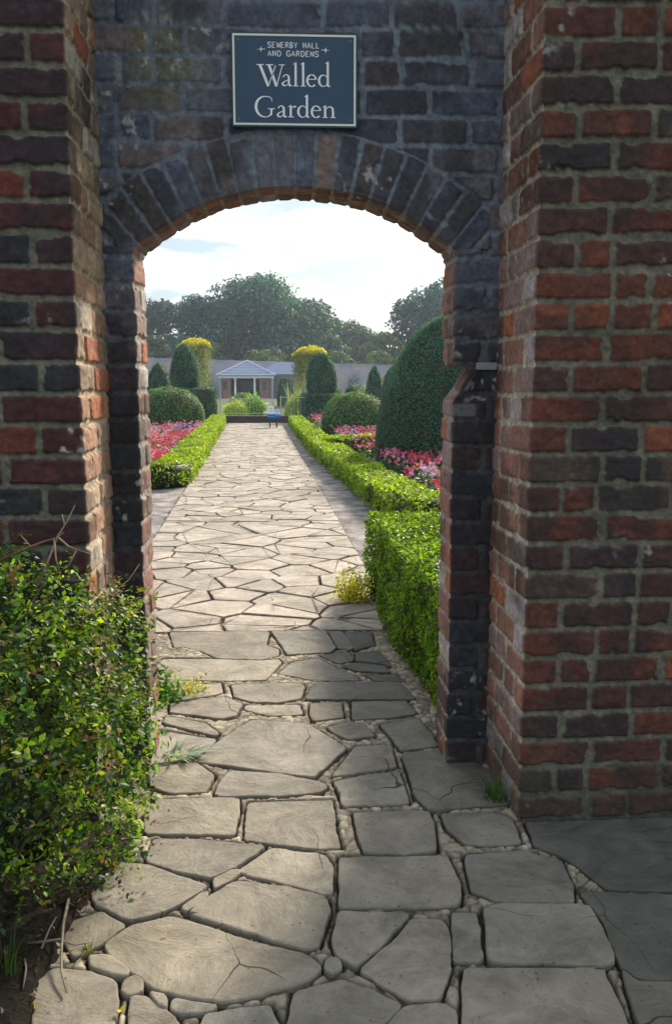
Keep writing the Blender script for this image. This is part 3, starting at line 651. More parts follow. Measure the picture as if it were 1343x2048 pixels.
mo = N(t, 'ShaderNodeMix', data_type='RGBA'); mo.inputs[7].default_value = (.105, .105, .070, 1); t.links.new(lr.outputs[0], mo.inputs[0]); t.links.new(sc2.outputs[0], mo.inputs[6])
mk = N(t, 'ShaderNodeMix', data_type='RGBA'); mk.inputs[7].default_value = (.05, .042, .032, 1); t.links.new(ck.outputs[0], mk.inputs[0]); t.links.new(mo.outputs[2], mk.inputs[6])
t.links.new(mk.outputs[2], bs.inputs['Base Color']); bs.inputs['Roughness'].default_value = .78; bs.inputs['Specular IOR Level'].default_value = .35
sn = N(t, 'ShaderNodeMath', operation='SNAP'); sn.inputs[1].default_value = .055; t.links.new(n1.outputs[0], sn.inputs[0])
b0 = N(t, 'ShaderNodeBump'); b0.inputs['Strength'].default_value = .55; b0.inputs['Distance'].default_value = .035; t.links.new(sn.outputs[0], b0.inputs['Height'])
b1 = N(t, 'ShaderNodeBump'); t.links.new(b0.outputs[0], b1.inputs['Normal']); b1.inputs['Strength'].default_value = .8; b1.inputs['Distance'].default_value = .02; t.links.new(n1.outputs[0], b1.inputs['Height'])
b2 = N(t, 'ShaderNodeBump'); b2.inputs['Strength'].default_value = .5; b2.inputs['Distance'].default_value = .004; t.links.new(n3.outputs[0], b2.inputs['Height']); t.links.new(b1.outputs[0], b2.inputs['Normal'])
b3 = N(t, 'ShaderNodeBump'); b3.inputs['Strength'].default_value = .35; b3.inputs['Distance'].default_value = .0015; t.links.new(n2.outputs[0], b3.inputs['Height']); t.links.new(b2.outputs[0], b3.inputs['Normal'])
t.links.new(b3.outputs[0], bs.inputs['Normal'])
me.materials.append(m); me.update(); o = bpy.data.objects.new('stone_path', me); COL.objects.link(o); tag(o, kind='structure')

# ------------------------------------------------------------------ foliage tools
G_ = np.random.default_rng(3)
def unit(v): return v/np.maximum(np.linalg.norm(v, axis=-1, keepdims=True), 1e-9)
def leaves(P, Nn, size, col, aspect=.55, fold=.25, jit=.8, up=0.0, svar=.35):
    """diamond leaves, two triangles each; returns V, F, C"""
    n = len(P); Nn = unit(Nn+G_.normal(0, jit, (n, 3))+np.array((0, 0, up)))
    T = unit(np.cross(Nn, G_.normal(0, 1, (n, 3)))); Bn = np.cross(Nn, T)
    s = (size*(1+G_.uniform(-svar, svar, n)))[:, None]
    a = P-T*s*.5; c = P+T*s*.5; w = s*aspect*.5
    l = P+Bn*w+Nn*w*fold; r = P-Bn*w+Nn*w*fold
    V = np.stack([a, l, c, r], 1).reshape(-1, 3); i = np.arange(n)*4
    Fq = np.concatenate([np.stack([i, i+1, i+2], 1), np.stack([i, i+2, i+3], 1)])
    return V, Fq, np.repeat(col, 4, 0)
def pcol(n, pal, var=.25):
    cols = np.array([p[0] for p in pal]); w = np.array([p[1] for p in pal], float); w /= w.sum()
    c = cols[G_.choice(len(pal), n, p=w)]*(1+G_.uniform(-var, var, (n, 1))); return c
def join(parts):
    Vs = []; Fs = []; Cs = []; b = 0
    for V_, F_, C_ in parts: Vs.append(V_); Fs.append(F_+b); Cs.append(C_); b += len(V_)
    return np.concatenate(Vs), np.concatenate(Fs), np.concatenate(Cs)
def core_rev(cx, cy, prof, col, n=40):
    """closed body of revolution as triangles; prof = [(r,z)...] bottom to top"""
    V = []; Fs = []
    for r, z in prof:
        for k in range(n):
            t = 2*math.pi*k/n; rr = r*(1+.04*math.sin(3*t+z*2)); V.append((cx+rr*math.cos(t), cy+rr*math.sin(t), z))
    m = len(prof)
    for i in range(m-1):
        for k in range(n):
            a, b_, c, d = i*n+k, i*n+(k+1) % n, (i+1)*n+(k+1) % n, (i+1)*n+k; Fs += [(a, b_, c), (a, c, d)]
    V.append((cx, cy, prof[-1][1])); 
    for k in range(n): Fs.append(((m-1)*n+k, (m-1)*n+(k+1) % n, len(V)-1))
    return np.array(V), np.array(Fs), np.tile(np.array(col), (len(V), 1))
def rev_sample(n, cx, cy, prof):
    """points and normals on a body of revolution"""
    pr = np.array(prof); seg = pr[1:]-pr[:-1]; L = np.hypot(*seg.T); A = L*(pr[1:, 0]+pr[:-1, 0]+.02); A = A/A.sum()
    i = G_.choice(len(A), n, p=A); t = G_.random(n)
    r = pr[i, 0]+seg[i, 0]*t; z = pr[i, 1]+seg[i, 1]*t; th = G_.uniform(0, 2*math.pi, n)
    nr = seg[i, 1]/L[i]; nz = -seg[i, 0]/L[i]
    bump = (fbm(th*3, z*3, 7, 3)-.5)*1.3
    r = r*(1+.04*np.sin(3*th+z*2))
    P = np.stack([cx+r*np.cos(th), cy+r*np.sin(th), z], 1); Nn = np.stack([nr*np.cos(th), nr*np.sin(th), nz], 1)
    return P+Nn*(bump[:, None]*.08), Nn
def dome(r, h, z0=0, e=2.3, n=14, foot=.86):
    """superellipse profile"""
    out = [(r*foot, z0)]
    for i in range(1, n+1):
        t = i/n; z = h*t; zz = max(0, (t-.30)/.70); rr = r*(1-zz**e)**(1/e) if t > .30 else r*(foot+(1-foot)*(t/.30)**.6)
        out.append((max(rr, .01), z0+z))
    return out
YEW = [((.060, .150, .105), 3), ((.080, .185, .120), 3), ((.036, .100, .082), 2.4), ((.12, .24, .12), 1.2)]
DOMEP = [((.085, .19, .080), 3), ((.13, .25, .085), 3), ((.045, .12, .070), 2), ((.26, .38, .08), 1.6)]
LIME = [((.19, .29, .015), 3), ((.21, .31, .018), 2.5), ((.085, .16, .015), 2), ((.27, .36, .02), .8)]
BOX = [((.16, .13, .05), .12), ((.10, .20, .015), 3), ((.16, .27, .018), 2.5), ((.040, .10, .018), 2), ((.22, .31, .03), .8)]
def topiary(name, parts, n, size, label, cat='topiary', pal=YEW, group=None, sub=None, stalk=True, mat=None):
    """parts = list of (part name, profile, cx, cy)"""
    cx, cy = parts[0][2], parts[0][3]; root = thing(name, (cx, cy, 0), label, cat, group)
    tot = sum(max(p[0] for p in pr)*(pr[-1][1]-pr[0][1]) for _, pr, _, _ in parts)
    for pn, pr, x, y in parts:
        k = int(n*max(p[0] for p in pr)*(pr[-1][1]-pr[0][1])/tot)
        P_, Nn = rev_sample(k, x, y, pr); P_ = P_+Nn*G_.uniform(-.03, .02, (k, 1))
        th_ = np.arctan2(P_[:, 1]-y, P_[:, 0]-x); pt = fbm(th_*2.2, P_[:, 2]*2.0, int(abs(x)*31) % 50, 4)[:, None]; cc_ = pcol(k, pal)*(.55+.9*pt); bw_ = ss(.66, .76, fbm(th_*3, P_[:, 2]*3, 91, 3))[:, None]*.5
        cc_ = cc_*(1-bw_)+np.array((.14, .12, .05))*bw_; A = leaves(P_, Nn, size, cc_, .45, .2, .5, svar=.5)
        Bc = core_rev(x, y, [(max(.01, r-.035), z if i == 0 else z-.02) for i, (r, z) in enumerate(pr)], np.array((.018, .034, .018)))
        V_, F_, C_ = join([A, Bc]); o = mesh_np(pn, V_, F_, mat or M_yew, None, C_); under(root, o)
    return root

# box edging hedges ---------------------------------------------------------
def hedge_run(name, line, half, height, dens, size, label, pal=LIME, group=None, mat=None, jit=.8, closed_lo=True, wob=.05, cat='hedge'):
    """line = centre polyline; leaves over top and both sides plus the two ends"""
    pts = np.array(line, float); seg = pts[1:]-pts[:-1]; L = np.hypot(*seg.T); tot = L.sum()
    root = thing(name, (*line[0], 0), label, cat, group)
    tang = unit(np.gradient(pts, axis=0)); nor = np.stack([-tang[:, 1], tang[:, 0]], 1)
    cum = np.concatenate([[0], np.cumsum(L)])
    def at_(s): return np.stack([np.interp(s, cum, pts[:, 0]), np.interp(s, cum, pts[:, 1])], 1), unit(np.stack([np.interp(s, cum, nor[:, 0]), np.interp(s, cum, nor[:, 1])], 1))
    parts = []
    def emit(s, off, z, nn, nz, k):
        C0, N0 = at_(s); P_ = np.concatenate([C0+N0*off[:, None], z[:, None]], 1)
        bmp = (fbm(s*3.0+off*2, z*5+off*3, 31, 3)-.5)*2*wob
        N3 = np.concatenate([N0*nn[:, None], nz[:, None]], 1); P_ = P_+N3*(bmp[:, None]+G_.uniform(-.02, .012, (k, 1)))
        cl = fbm(s*2.5, off*5+z*6, 44, 3)[:, None]; parts.append(leaves(P_, N3, size, pcol(k, pal)*(.5+1.0*cl), .6, .3, jit, svar=.5))
    k = int(tot*2*half*dens); s = G_.uniform(0, tot, k); emit(s, G_.uniform(-half, half, k), np.full(k, height), np.zeros(k), np.ones(k), k)
    for sg in (-1, 1):
        k = int(tot*height*dens); s = G_.uniform(0, tot, k); z = G_.uniform(0.01, height, k)
        rnd_ = np.clip((z-height+.07)/.07, 0, 1)**2*.05
        emit(s, sg*(half-rnd_), z, np.full(k, sg*1.0), np.zeros(k), k)
    for e_, sg in ((0, -1), (-1, 1)):
        k = int(2*half*height*dens); off = G_.uniform(-half, half, k); z = G_.uniform(.01, height, k)
        P_ = np.concatenate([pts[e_]+nor[e_]*off[:, None], z[:, None]], 1); N3 = np.tile(np.append(tang[e_]*sg, 0), (k, 1))
        P_ = P_+N3*((fbm(off*4, z*5, 3, 3)-.5)[:, None]*wob*2+.01); parts.append(leaves(P_, N3, size, pcol(k, pal), .6, .3, jit))
    V_ = []; F_ = []; ns = max(2, int(tot/.3)); S = np.linspace(.03, tot-.03, ns); C0, N0 = at_(S); hw = half-.04
    for i in range(ns):
        for off, z in ((-hw, 0), (hw, 0), (hw, height-.04), (-hw, height-.04)): V_.append((*(C0[i]+N0[i]*off), z))
    for i in range(ns-1):
        a = i*4
        for k in range(4):
            b_ = (k+1) % 4; F_ += [(a+k, a+b_, a+4+b_), (a+k, a+4+b_, a+4+k)]
    for a in (0, (ns-1)*4): F_ += [(a, a+1, a+2), (a, a+2, a+3)]
    parts.append((np.array(V_), np.array(F_), np.tile(np.array((.022, .036, .014)), (len(V_), 1))))
    V_, F_, C_ = join(parts); o = mesh_np('foliage', V_, F_, mat or M_box, None, C_); under(root, o)
    return root
LG = 'low clipped box hedges edging the flower beds'
hedge_run('box_hedge', [(-5.6, 12.15), (-3.6, 12.2), (-2.0, 12.24), (-1.745, 12.28), (-1.73, 12.6), (-1.95, 17), (-2.22, 22), (-2.78, 32.2)], .24, .32, 1500, .040,
          'low lime green hedge along the left edge of the stone path', group=LG, wob=.06)
hedge_run('box_hedge', [(-.02, 32), (.23, 24.9), (.46, 19.3), (.70, 15.3), (.92, 12.3), (1.09, 9.95), (1.22, 8.85), (1.42, 8.32), (1.8, 8.05), (3.6, 7.75)], .23, .31, 1700, .038,
          'low lime green hedge curving along the right edge of the path', group=LG, wob=.07)
hedge_run('box_hedge', [(.72, 17.0), (.98, 17.6), (1.6, 17.9)], .22, .40, 1500, .045, 'short hedge spur branching into the right flower bed', group=LG)
hedge_run('box_hedge', [(1.04, 5.78), (1.08, 4.6), (1.15, 3.46)], .56, .56, 7500, .022, 'tall square cut glossy box hedge just behind the right side of the archway', pal=BOX, wob=.06, jit=.9)

# topiary -------------------------------------------------------------------
topiary('yew_dome', [('clipped_foliage', dome(.99, 1.34), -3.66, 25.6)], 17000, .05, 'rounded clipped yew dome behind the left flower bed, partly cut by the arch', pal=DOMEP)
topiary('yew_dome', [('clipped_foliage', dome(.88, 1.20), 1.56, 23.2)], 16000, .05, 'rounded clipped yew dome just left of the big yew cone', pal=DOMEP)
topiary('yew_cone', [('clipped_foliage', [(1.05, 0), (1.14, .3), (1.15, .6), (1.11, .9), (1.02, 1.25), (.88, 1.6), (.72, 1.9), (.53, 2.18), (.34, 2.38), (.15, 2.5), (.01, 2.53)], 2.50, 14.9)], 60000, .034, 'tallest yew cone, large and bullet shaped, at the right edge of the arch')
def cylprof(r, h, z0): return [(r*.97, z0), (r, z0+.1), (r, z0+h-.12), (r*.95, z0+h-.03), (r*.86, z0+h), (.01, z0+h+.01)]
topiary('yew_column', [('plinth', cylprof(.86, 1.28, 0), -4.15, 36.9), ('column', [(.50, 1.28), (.58, 1.5), (.58, 1.9), (.50, 2.4), (.38, 2.8), (.22, 3.0), (.01, 3.06)], -4.55, 36.9)], 16000, .07, 'left yew column topping a square clipped plinth, in front of the yellow tree')
topiary('yew_column', [('plinth', cylprof(.92, 1.06, 0), 1.08, 34.6), ('column', [(.50, 1.08), (.57, 1.3), (.56, 1.8), (.45, 2.25), (.28, 2.52), (.1, 2.62), (.01, 2.64)], 1.03, 34.6)], 16000, .07, 'right yew column topping a square clipped plinth, beyond the right dome')
topiary('yew_cone', [('clipped_foliage', [(.46, 0), (.46, .8), (.38, 1.4), (.26, 1.95), (.12, 2.25), (.01, 2.32)], 3.86, 43)], 5000, .08, 'small pointed yew cone in the distance, left of two beside the big cone')
topiary('yew_cone', [('clipped_foliage', [(.6, 0), (.58, .8), (.5, 1.3), (.38, 1.8), (.2, 2.12), (.01, 2.22)], 4.35, 39)], 5000, .08, 'distant yew cone tucked directly against the edge of the big cone')
topiary('yew_cone', [('clipped_foliage', [(.75, 0), (.74, .8), (.6, 1.4), (.42, 1.95), (.2, 2.3), (.01, 2.42)], -6.25, 41)], 5000, .08, 'distant yew cone at the far left, half hidden by the left jamb')
topiary('yew_dome', [('clipped_foliage', dome(.45, 1.65), -6.0, 48)], 3000, .09, 'small distant yew dome between the left cone and left column')
topiary('yew_dome', [('clipped_foliage', dome(.5, 1.3), 2.05, 47)], 3000, .09, 'small distant yew dome immediately right of the right yew column')
topiary('yew_dome', [('clipped_foliage', dome(.42, 1.35), 3.0, 47)], 3000, .09, 'small distant yew dome left of the small pointed cone')
topiary('dark_shrub', [('foliage', dome(.5, 1.9, 0, 2.0), -.72, 60)], 4000, .12, 'dark rounded shrub standing right of the summerhouse', cat='shrub')

# flower beds ---------------------------------------------------------------
def bed_soil(y0, y1, xa, xb, seed):
    ys = np.linspace(y0, y1, 140); t_ = np.linspace(0, 1, 50); YY, TT = np.meshgrid(ys, t_, indexing='ij'); XX = xa(YY)*(1-TT)+xb*TT
    ZZ = -.016+(fbm(XX*4, YY*4, seed, 4)-.5)*.02; idx = np.arange(XX.size).reshape(XX.shape)
    tag(mesh_np('soil', np.stack([XX, YY, ZZ], -1).reshape(-1, 3), np.stack([idx[:-1, :-1], idx[:-1, 1:], idx[1:, 1:], idx[1:, :-1]], -1).reshape(-1, 4), M_soil, None, np.tile((.035, .026, .02), (XX.size, 1)), True), kind='structure')
bed_soil(12.25, 33, lambda y: -1.72-.047*(y-12.3), -8, 2)
bed_soil(8.2, 33, lambda y: np.interp(y, [8.2, 9.95, 12.3, 15.3, 19.3, 24.9, 32], [1.5, 1.09, .92, .70, .46, .23, -.02]), 8, 6)
def bed(name, n, xf, y0, y1, label, cols, hgt=.34, gap=None, size=.045):
    y = y0+(y1-y0)*G_.random(n)**1.5; a = G_.random(n); lo, hi = xf(y); x = lo+(hi-lo)*a
    keep = np.ones(n, bool)
    for cx, cy, r in gap or []: keep &= np.hypot(x-cx, y-cy) > r
    x, y = x[keep], y[keep]; n = len(x); z = hgt*(.75+.5*fbm(x*2, y*2, 3, 2))+G_.uniform(-.06, .06, n)
    P_ = np.stack([x, y, z], 1); patch = fbm(x*1.1, y*.8, 13, 2)
    ci = np.clip(((patch-.28)/.44*len(cols)+G_.normal(0, .55, n)).astype(int), 0, len(cols)-1)
    col = np.array(cols)[ci]*(1+G_.uniform(-.2, .2, (n, 1)))
    fl = []
    for rep in range(3):
        fl.append(leaves(P_+G_.normal(0, size*.28, (n, 3)), np.tile((0, -.5, .8), (n, 1)), size, col, .9, .3, .7))
    V_, F_, C_ = join(fl); tag(mesh_np(name, V_, F_, M_petal, None, C_), label, cat='flowers', kind='stuff')
    m = n*5; i = G_.integers(0, n, m); Pl = P_[i]+np.stack([G_.normal(0, .07, m), G_.normal(0, .07, m), -G_.random(m)*.30-.03], 1); Pl[:, 2] = np.maximum(Pl[:, 2], .01)
    return leaves(Pl, np.tile((0, 0, 1.0), (m, 1)), .07, pcol(m, [((.035, .08, .035), 3), ((.06, .12, .05), 2), ((.09, .13, .09), 1)]), .35, .2, 1.2)
RED = (.64, .07, .13); PINK = (.72, .27, .42); PUR = (.36, .20, .50); WHT = (.52, .40, .46); SAL = (.72, .20, .20)
L1 = bed('flowers', 2700, lambda y: (-2.2-.03*y-2.2, -1.62-.045*(y-12)-.30), 12.7, 24.5, 'red and pink bedding flowers behind the left low hedge', [RED, PINK, SAL, WHT, RED, PINK, PUR], gap=[(-3.62, 25.6, 1.05)])
L2 = bed('flowers', 4600, lambda y: (1.45-.045*(y-9.5), 1.45-.045*(y-9.5)+2.9), 9.0, 32, 'red, pink and purple bedding flowers round the yew topiary on the right', [PUR, PINK, RED, SAL, WHT, PUR, PINK, RED], gap=[(2.5, 14.9, 1.15), (1.52, 23.2, .85)], size=.042)
V_, F_, C_ = join([L1, L2]); tag(mesh_np('flower_leaves', V_, F_, M_leaf, None, C_), 'green leaves and stems among the bedding flowers', cat='leaves', kind='stuff')

# foreground shrub ----------------------------------------------------------
shrub = thing('leafy_shrub', (-.92, 2.22, 0), 'untidy small leaved shrub spilling over the path in front of the left pier', 'shrub')
SH = [((.060, .145, .016), 3), ((.14, .25, .016), 2.8), ((.024, .065, .022), 3.2), ((.28, .36, .025), 1.7), ((.22, .11, .055), .5), ((.14, .18, .12), .6)]
blobs = [(-.90, 2.22, .60, .40, .34, .36), (-.66, 2.24, .42, .27, .26, .36), (-.60, 2.38, .62, .20, .22, .22), (-.74, 2.30, .76, .24, .22, .15), (-1.15, 2.1, .62, .45, .4, .32), (-.78, 2.02, .42, .22, .22, .26),
         (-.56, 2.46, .28, .16, .17, .24), (-.98, 2.35, .86, .25, .2, .12), (-.66, 2.06, .58, .20, .20, .20), (-.52, 2.30, .44, .15, .18, .20), (-.52, 2.52, .66, .10, .10, .12), (-.58, 2.36, .14, .12, .14, .14)]
lp = []
for bi, (x, y, z, rx, ry, rz) in enumerate(blobs):
    k = int(19000*(rx*ry+ry*rz+rx*rz)/3*.95)
    d = unit(G_.normal(0, 1, (k, 3))); rad = 1-np.abs(G_.normal(0, .16, k)); rad *= 1+(fbm(d[:, 0]*3+bi, d[:, 2]*3+d[:, 1]*2, bi, 3)-.5)*.7
    P_ = np.array((x, y, z))+d*np.array((rx, ry, rz))*rad[:, None]; P_ = P_[P_[:, 2] > .01]; P_ = P_[P_[:, 0] < -.33]
    k = len(P_); cl = ss(.32, .68, fbm(P_[:, 0]*14+P_[:, 1]*9, P_[:, 2]*14, 55, 3))[:, None]; lp.append(leaves(P_, unit(P_-np.array((x, y, z))), .019, pcol(k, SH, .3)*(.40+1.1*cl), .58, .3, .8, .3, .5))
tips = []
for si_ in range(950):      # leafy shoots standing out of the mass, reddish at the tips
    bi = G_.integers(0, len(blobs)); x, y, z, rx, ry, rz = blobs[bi]; d = unit(G_.normal(0, 1, 3)); d[2] = abs(d[2])*1.0 if G_.random() < .75 else d[2]; d = unit(d)
    p0 = np.array((x, y, z))+d*np.array((rx, ry, rz))*.85; L_ = G_.uniform(.05, .14); g = unit(d+np.array((.15, -.1, .35))+G_.normal(0, .35, 3)); m_ = int(L_/.008)
    if p0[0]+g[0]*L_ > -.40 or p0[2] < .05: continue
    tt = np.linspace(0, 1, m_)[:, None]; P_ = p0+g*L_*tt+np.array((.3, 0, -.5))*(tt**2)*L_*.5+G_.normal(0, .006, (m_, 3)); c_ = pcol(1, SH, .3)*(1+G_.uniform(-.25, .25, (m_, 1)))
    if si_ % 4 == 0: w_ = (tt**3)*.7; c_ = c_*(1-w_)+np.array((.30, .12, .06))*w_
    lp.append(leaves(P_, np.tile(g*.2+np.array((0, 0, .8)), (m_, 1)), .020 if si_ % 2 else .015, c_, .55, .3, .6, .2, .4))
for x, y, z, rx, ry, rz in ((-.98, 1.92, .16, .30, .26, .17), (-.86, 2.0, .30, .18, .2, .16), (-.86, 1.72, .08, .16, .16, .10)):     # undergrowth at its foot, shade below the shrub put into its dark leaf colours
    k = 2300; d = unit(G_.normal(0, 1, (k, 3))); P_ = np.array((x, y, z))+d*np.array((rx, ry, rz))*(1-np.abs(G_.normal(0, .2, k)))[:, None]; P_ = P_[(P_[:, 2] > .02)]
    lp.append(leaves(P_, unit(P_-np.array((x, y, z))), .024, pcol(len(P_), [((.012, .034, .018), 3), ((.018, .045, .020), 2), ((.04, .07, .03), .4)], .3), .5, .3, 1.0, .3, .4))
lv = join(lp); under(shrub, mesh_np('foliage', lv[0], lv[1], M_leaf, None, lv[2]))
b = MB(); rr = random.Random(9)
for i in range(30):
    x0, y0 = -.95+rr.uniform(-.14, .14), 2.2+rr.uniform(-.12, .12); tx, ty, tz = rr.uniform(-1.3, -.45), rr.uniform(1.95, 2.5), rr.uniform(.35, .95)
    p = [(x0+(tx-x0)*t+rr.uniform(-.02, .02), y0+(ty-y0)*t+rr.uniform(-.02, .02), -.02+(tz+.02)*t**.8) for t in (0, .25, .5, .75, 1)]
    b = MB(); b.tube(p, [.008, .006, .005, .004, .002], 5, (.10, .07, .045)); under(shrub, b.build('stem', M_wood, smooth=True))
def twig(pts, r, c=(.30, .23, .17)):
    b = MB(); b.tube(pts, [r*(1-.6*i/(len(pts)-1)) for i in range(len(pts))], 5, c); under(shrub, b.build('bare_twig', M_wood, smooth=True))
twig([(-.70, 2.36, .86), (-.665, 2.38, .95), (-.652, 2.4, .99), (-.625, 2.4, 1.03), (-.602, 2.4, 1.075)], .0035)
twig([(-.80, 2.36, .93), (-.73, 2.38, .962), (-.69, 2.4, .975), (-.654, 2.4, .986), (-.635, 2.4, 1.0)], .004, (.26, .12, .09))
twig([(-.654, 2.4, .988), (-.62, 2.38, .965), (-.59, 2.39, .95), (-.57, 2.42, .935)], .003)
twig([(-.66, 2.39, .985), (-.655, 2.38, .93), (-.64, 2.38, .87)], .003); twig([(-.60, 2.39, .955), (-.62, 2.37, .91), (-.655, 2.37, .89)], .0022)
twig([(-.72, 2.38, .965), (-.75, 2.4, .99), (-.76, 2.4, 1.0)], .002); twig([(-.632, 2.4, 1.02), (-.638, 2.4, 1.05)], .003)
twig([(-.60, 2.6, .74), (-.52, 2.7, .80), (-.49, 2.72, .845)], .0028); twig([(-.66, 2.5, .70), (-.58, 2.55, .745), (-.53, 2.6, .79)], .0045, (.30, .12, .08))
# white blossom at the left edge
P_ = np.array((-.765, 2.05, .87))+G_.normal(0, .014, (60, 3)); V_, F_, C_ = leaves(P_, np.tile((0, -1, .3), (60, 1)), .018, np.tile((.7, .72, .74), (60, 1)), .8, .2, .6)
under(shrub, mesh_np('blossom', V_, F_, M_petal, None, C_))

def tuft(name, x, y, n, h, spread, pal, label, width=.006, cat='plant', z=0, lean=(0, 0), mat=None, group=None):
    root = thing(name, (x, y, z), label, cat, group); V = []; Fq = []; C = []
    for i in range(n):
        a = rr.uniform(0, 6.283); r0 = rr.random()**.5*spread*.45; hh = h*rr.uniform(.55, 1.1); out = rr.uniform(.1, 1)*spread*.7; w = width*rr.uniform(.6, 1.2)
        px, py = r0*math.cos(a), r0*math.sin(a); dx, dy = math.cos(a), math.sin(a); b0 = len(V)
        c = pcol(1, pal)[0]
        for k, t_ in enumerate((0, .4, .75, 1)):
            cx = px+dx*out*t_**1.8+lean[0]*t_; cy = py+dy*out*t_**1.8+lean[1]*t_; cz = hh*(t_-.25*t_**3); ww = w*(1-t_*.9)
            V += [(cx-dy*ww, cy+dx*ww, cz), (cx+dy*ww, cy-dx*ww, cz)]; C += [c, c]
        for k in range(3): Fq.append((b0+2*k, b0+2*k+1, b0+2*k+3, b0+2*k+2))
    o = mesh_np('blades', V, Fq, mat or M_leaf, root, np.array(C)); return root
GRN = [((.05, .13, .02), 2), ((.09, .18, .03), 2)]
YEL = [((.55, .42, .05), 3), ((.40, .34, .05), 2), ((.2, .22, .04), 1)]
tuft('grass_tuft', .675, 2.80, 90, .085, .10, GRN, 'small green grass tuft at the foot of the right pier', .0025, 'grass')
def small_plant(name, x, y, rx, ry, h, n, size, pal, label, cat='plant'):
    root = thing(name, (x, y, 0), label, cat); d = unit(G_.normal(0, 1, (n, 3))); d[:, 2] = np.abs(d[:, 2]); q = G_.random(n)**.4
    P_ = np.array((x, y, 0))+d*np.array((rx, ry, h))*q[:, None]*(1+(fbm(d[:, 0]*5, d[:, 1]*5+d[:, 2]*4, 3, 2)-.5)[:, None]); V_, F_, C_ = leaves(P_, d, size, pcol(n, pal), .6, .3, .8, .5)
    under(root, mesh_np('foliage', V_, F_, M_leaf, None, C_))
small_plant('yellow_plant', .375, 5.62, .13, .13, .21, 1300, .022, [((.58, .48, .04), 4), ((.34, .36, .04), 2), ((.16, .22, .03), 1.5)], 'small yellow leaved plant at the far corner of the tall hedge')
small_plant('yellow_weed', -.50, 3.9, .10, .08, .09, 300, .014, [((.58, .46, .05), 3), ((.30, .34, .05), 2), ((.12, .2, .03), 1)], 'low yellow flowering weed on the left side of the paving')
small_plant('leafy_weed', -.61, 3.80, .10, .10, .17, 300, .028, [((.07, .20, .02), 2), ((.14, .30, .03), 1.4), ((.04, .11, .02), 1)], 'bright green broad leaved weed beside the yellow one, behind the shrub')
tuft('silver_weed', -.46, 3.20, 46, .035, .13, [((.30, .38, .30), 2), ((.22, .30, .22), 1)], 'pale silvery weed lying flat on the paving beside the shrub', .009, lean=(.05, 0))
tuft('grass_tuft', -.70, 1.95, 40, .16, .10, [((.05, .10, .03), 2)], 'thin dark grass tuft at the lower left corner of the picture', .003, 'grass')
tuft('moss_tuft', -.525, 2.03, 30, .018, .03, [((.14, .17, .02), 1)], 'tiny yellow green moss tuft in a paving joint, lower left', .003, 'moss', lean=(0, 0))
# dry twigs and fallen leaves on the soil edge
def dry(pts, r, label):
    mb = MB(); mb.tube([(x, y, z) for x, y, z in pts], [r*(1-.5*i/(len(pts)-1)) for i in range(len(pts))], 6, (.27, .23, .18)); tag(mb.build('dry_stick', M_wood, smooth=True), label, 'stick', 'dry sticks on the soil')
dry([(*unproj(138, 1812), .02), (*unproj(128, 1868), .03), (*unproj(124, 1925), .03), (*unproj(124, 1960), .02), (*unproj(134, 1995), .012)], .0045, 'longest pale dry stick, lying upright along the soil edge')
dry([(*unproj(58, 1902), .02), (*unproj(120, 1901), .03), (*unproj(150, 1905), .02), (*unproj(184, 1892), .012)], .0035, 'dry stick lying crosswise onto the path edge')
dry([(*unproj(50, 1934), .02), (*unproj(54, 1960), .03), (*unproj(48, 1992), .02)], .0035, 'short pale dry stick nearest the lower left corner')
dry([(*unproj(84, 1912), .02), (*unproj(100, 1880), .03), (*unproj(114, 1855), .03)], .0028, 'thin dry stick leaning in the dark soil')
def leaf_flat(x, y, s, a, c, label):
    V_ = []; 
    for k in range(9):
        t_ = k/8*2*math.pi; r = s*(.55+.45*abs(math.cos(t_)))*(.8+.2*math.cos(5*t_)); u, v = r*math.cos(t_), r*.55*math.sin(t_)
        V_.append((x+u*math.cos(a)-v*math.sin(a), y+u*math.sin(a)+v*math.cos(a), .007+.006*math.cos(t_)**2))
    V_.append((x, y, .006)); me_ = MB(); me_.add(V_, [(k, k+1, 9) for k in range(8)], c); tag(me_.build('fallen_leaf', M_leaf), label, 'leaf', 'fallen leaves on the paving')
leaf_flat(*unproj(334, 1872), .011, .2, (.55, .36, .06), 'single yellow fallen leaf in the middle of a flagstone')
leaf_flat(*unproj(242, 2026), .018, 1.0, (.60, .52, .04), 'bright yellow fallen leaf in the joint near the bottom edge')
leaf_flat(*unproj(72, 2020), .013, 2.0, (.45, .38, .05), 'dull yellow fallen leaf in the lower left corner')
leaf_flat(*unproj(138, 1912), .014, .6, (.42, .20, .10), 'brown curled fallen leaf against the crossed dry sticks')
n = 1500; x = G_.uniform(-1.3, -.50, n); y = G_.uniform(1.5, 2.62, n)
ed = -.60+.16*(y-1.9)+(fbm(y*5, y*0, 3, 3)-.5)*.12; k_ = x < ed; P_ = np.stack([x, y, np.full(n, .012)+G_.random(n)*.012], 1)[k_]
V_, F_, C_ = leaves(P_, np.tile((0, 0, 1.0), (len(P_), 1)), .017, pcol(len(P_), [((.10, .06, .035), 3), ((.05, .035, .025), 3), ((.22, .15, .10), 1), ((.06, .09, .03), 1), ((.3, .26, .22), .3)]), .5, .3, .5)
tag(mesh_np('leaf_litter', V_, F_, M_leaf, None, C_), 'brown leaf litter under the shrub', cat='litter', kind='stuff')

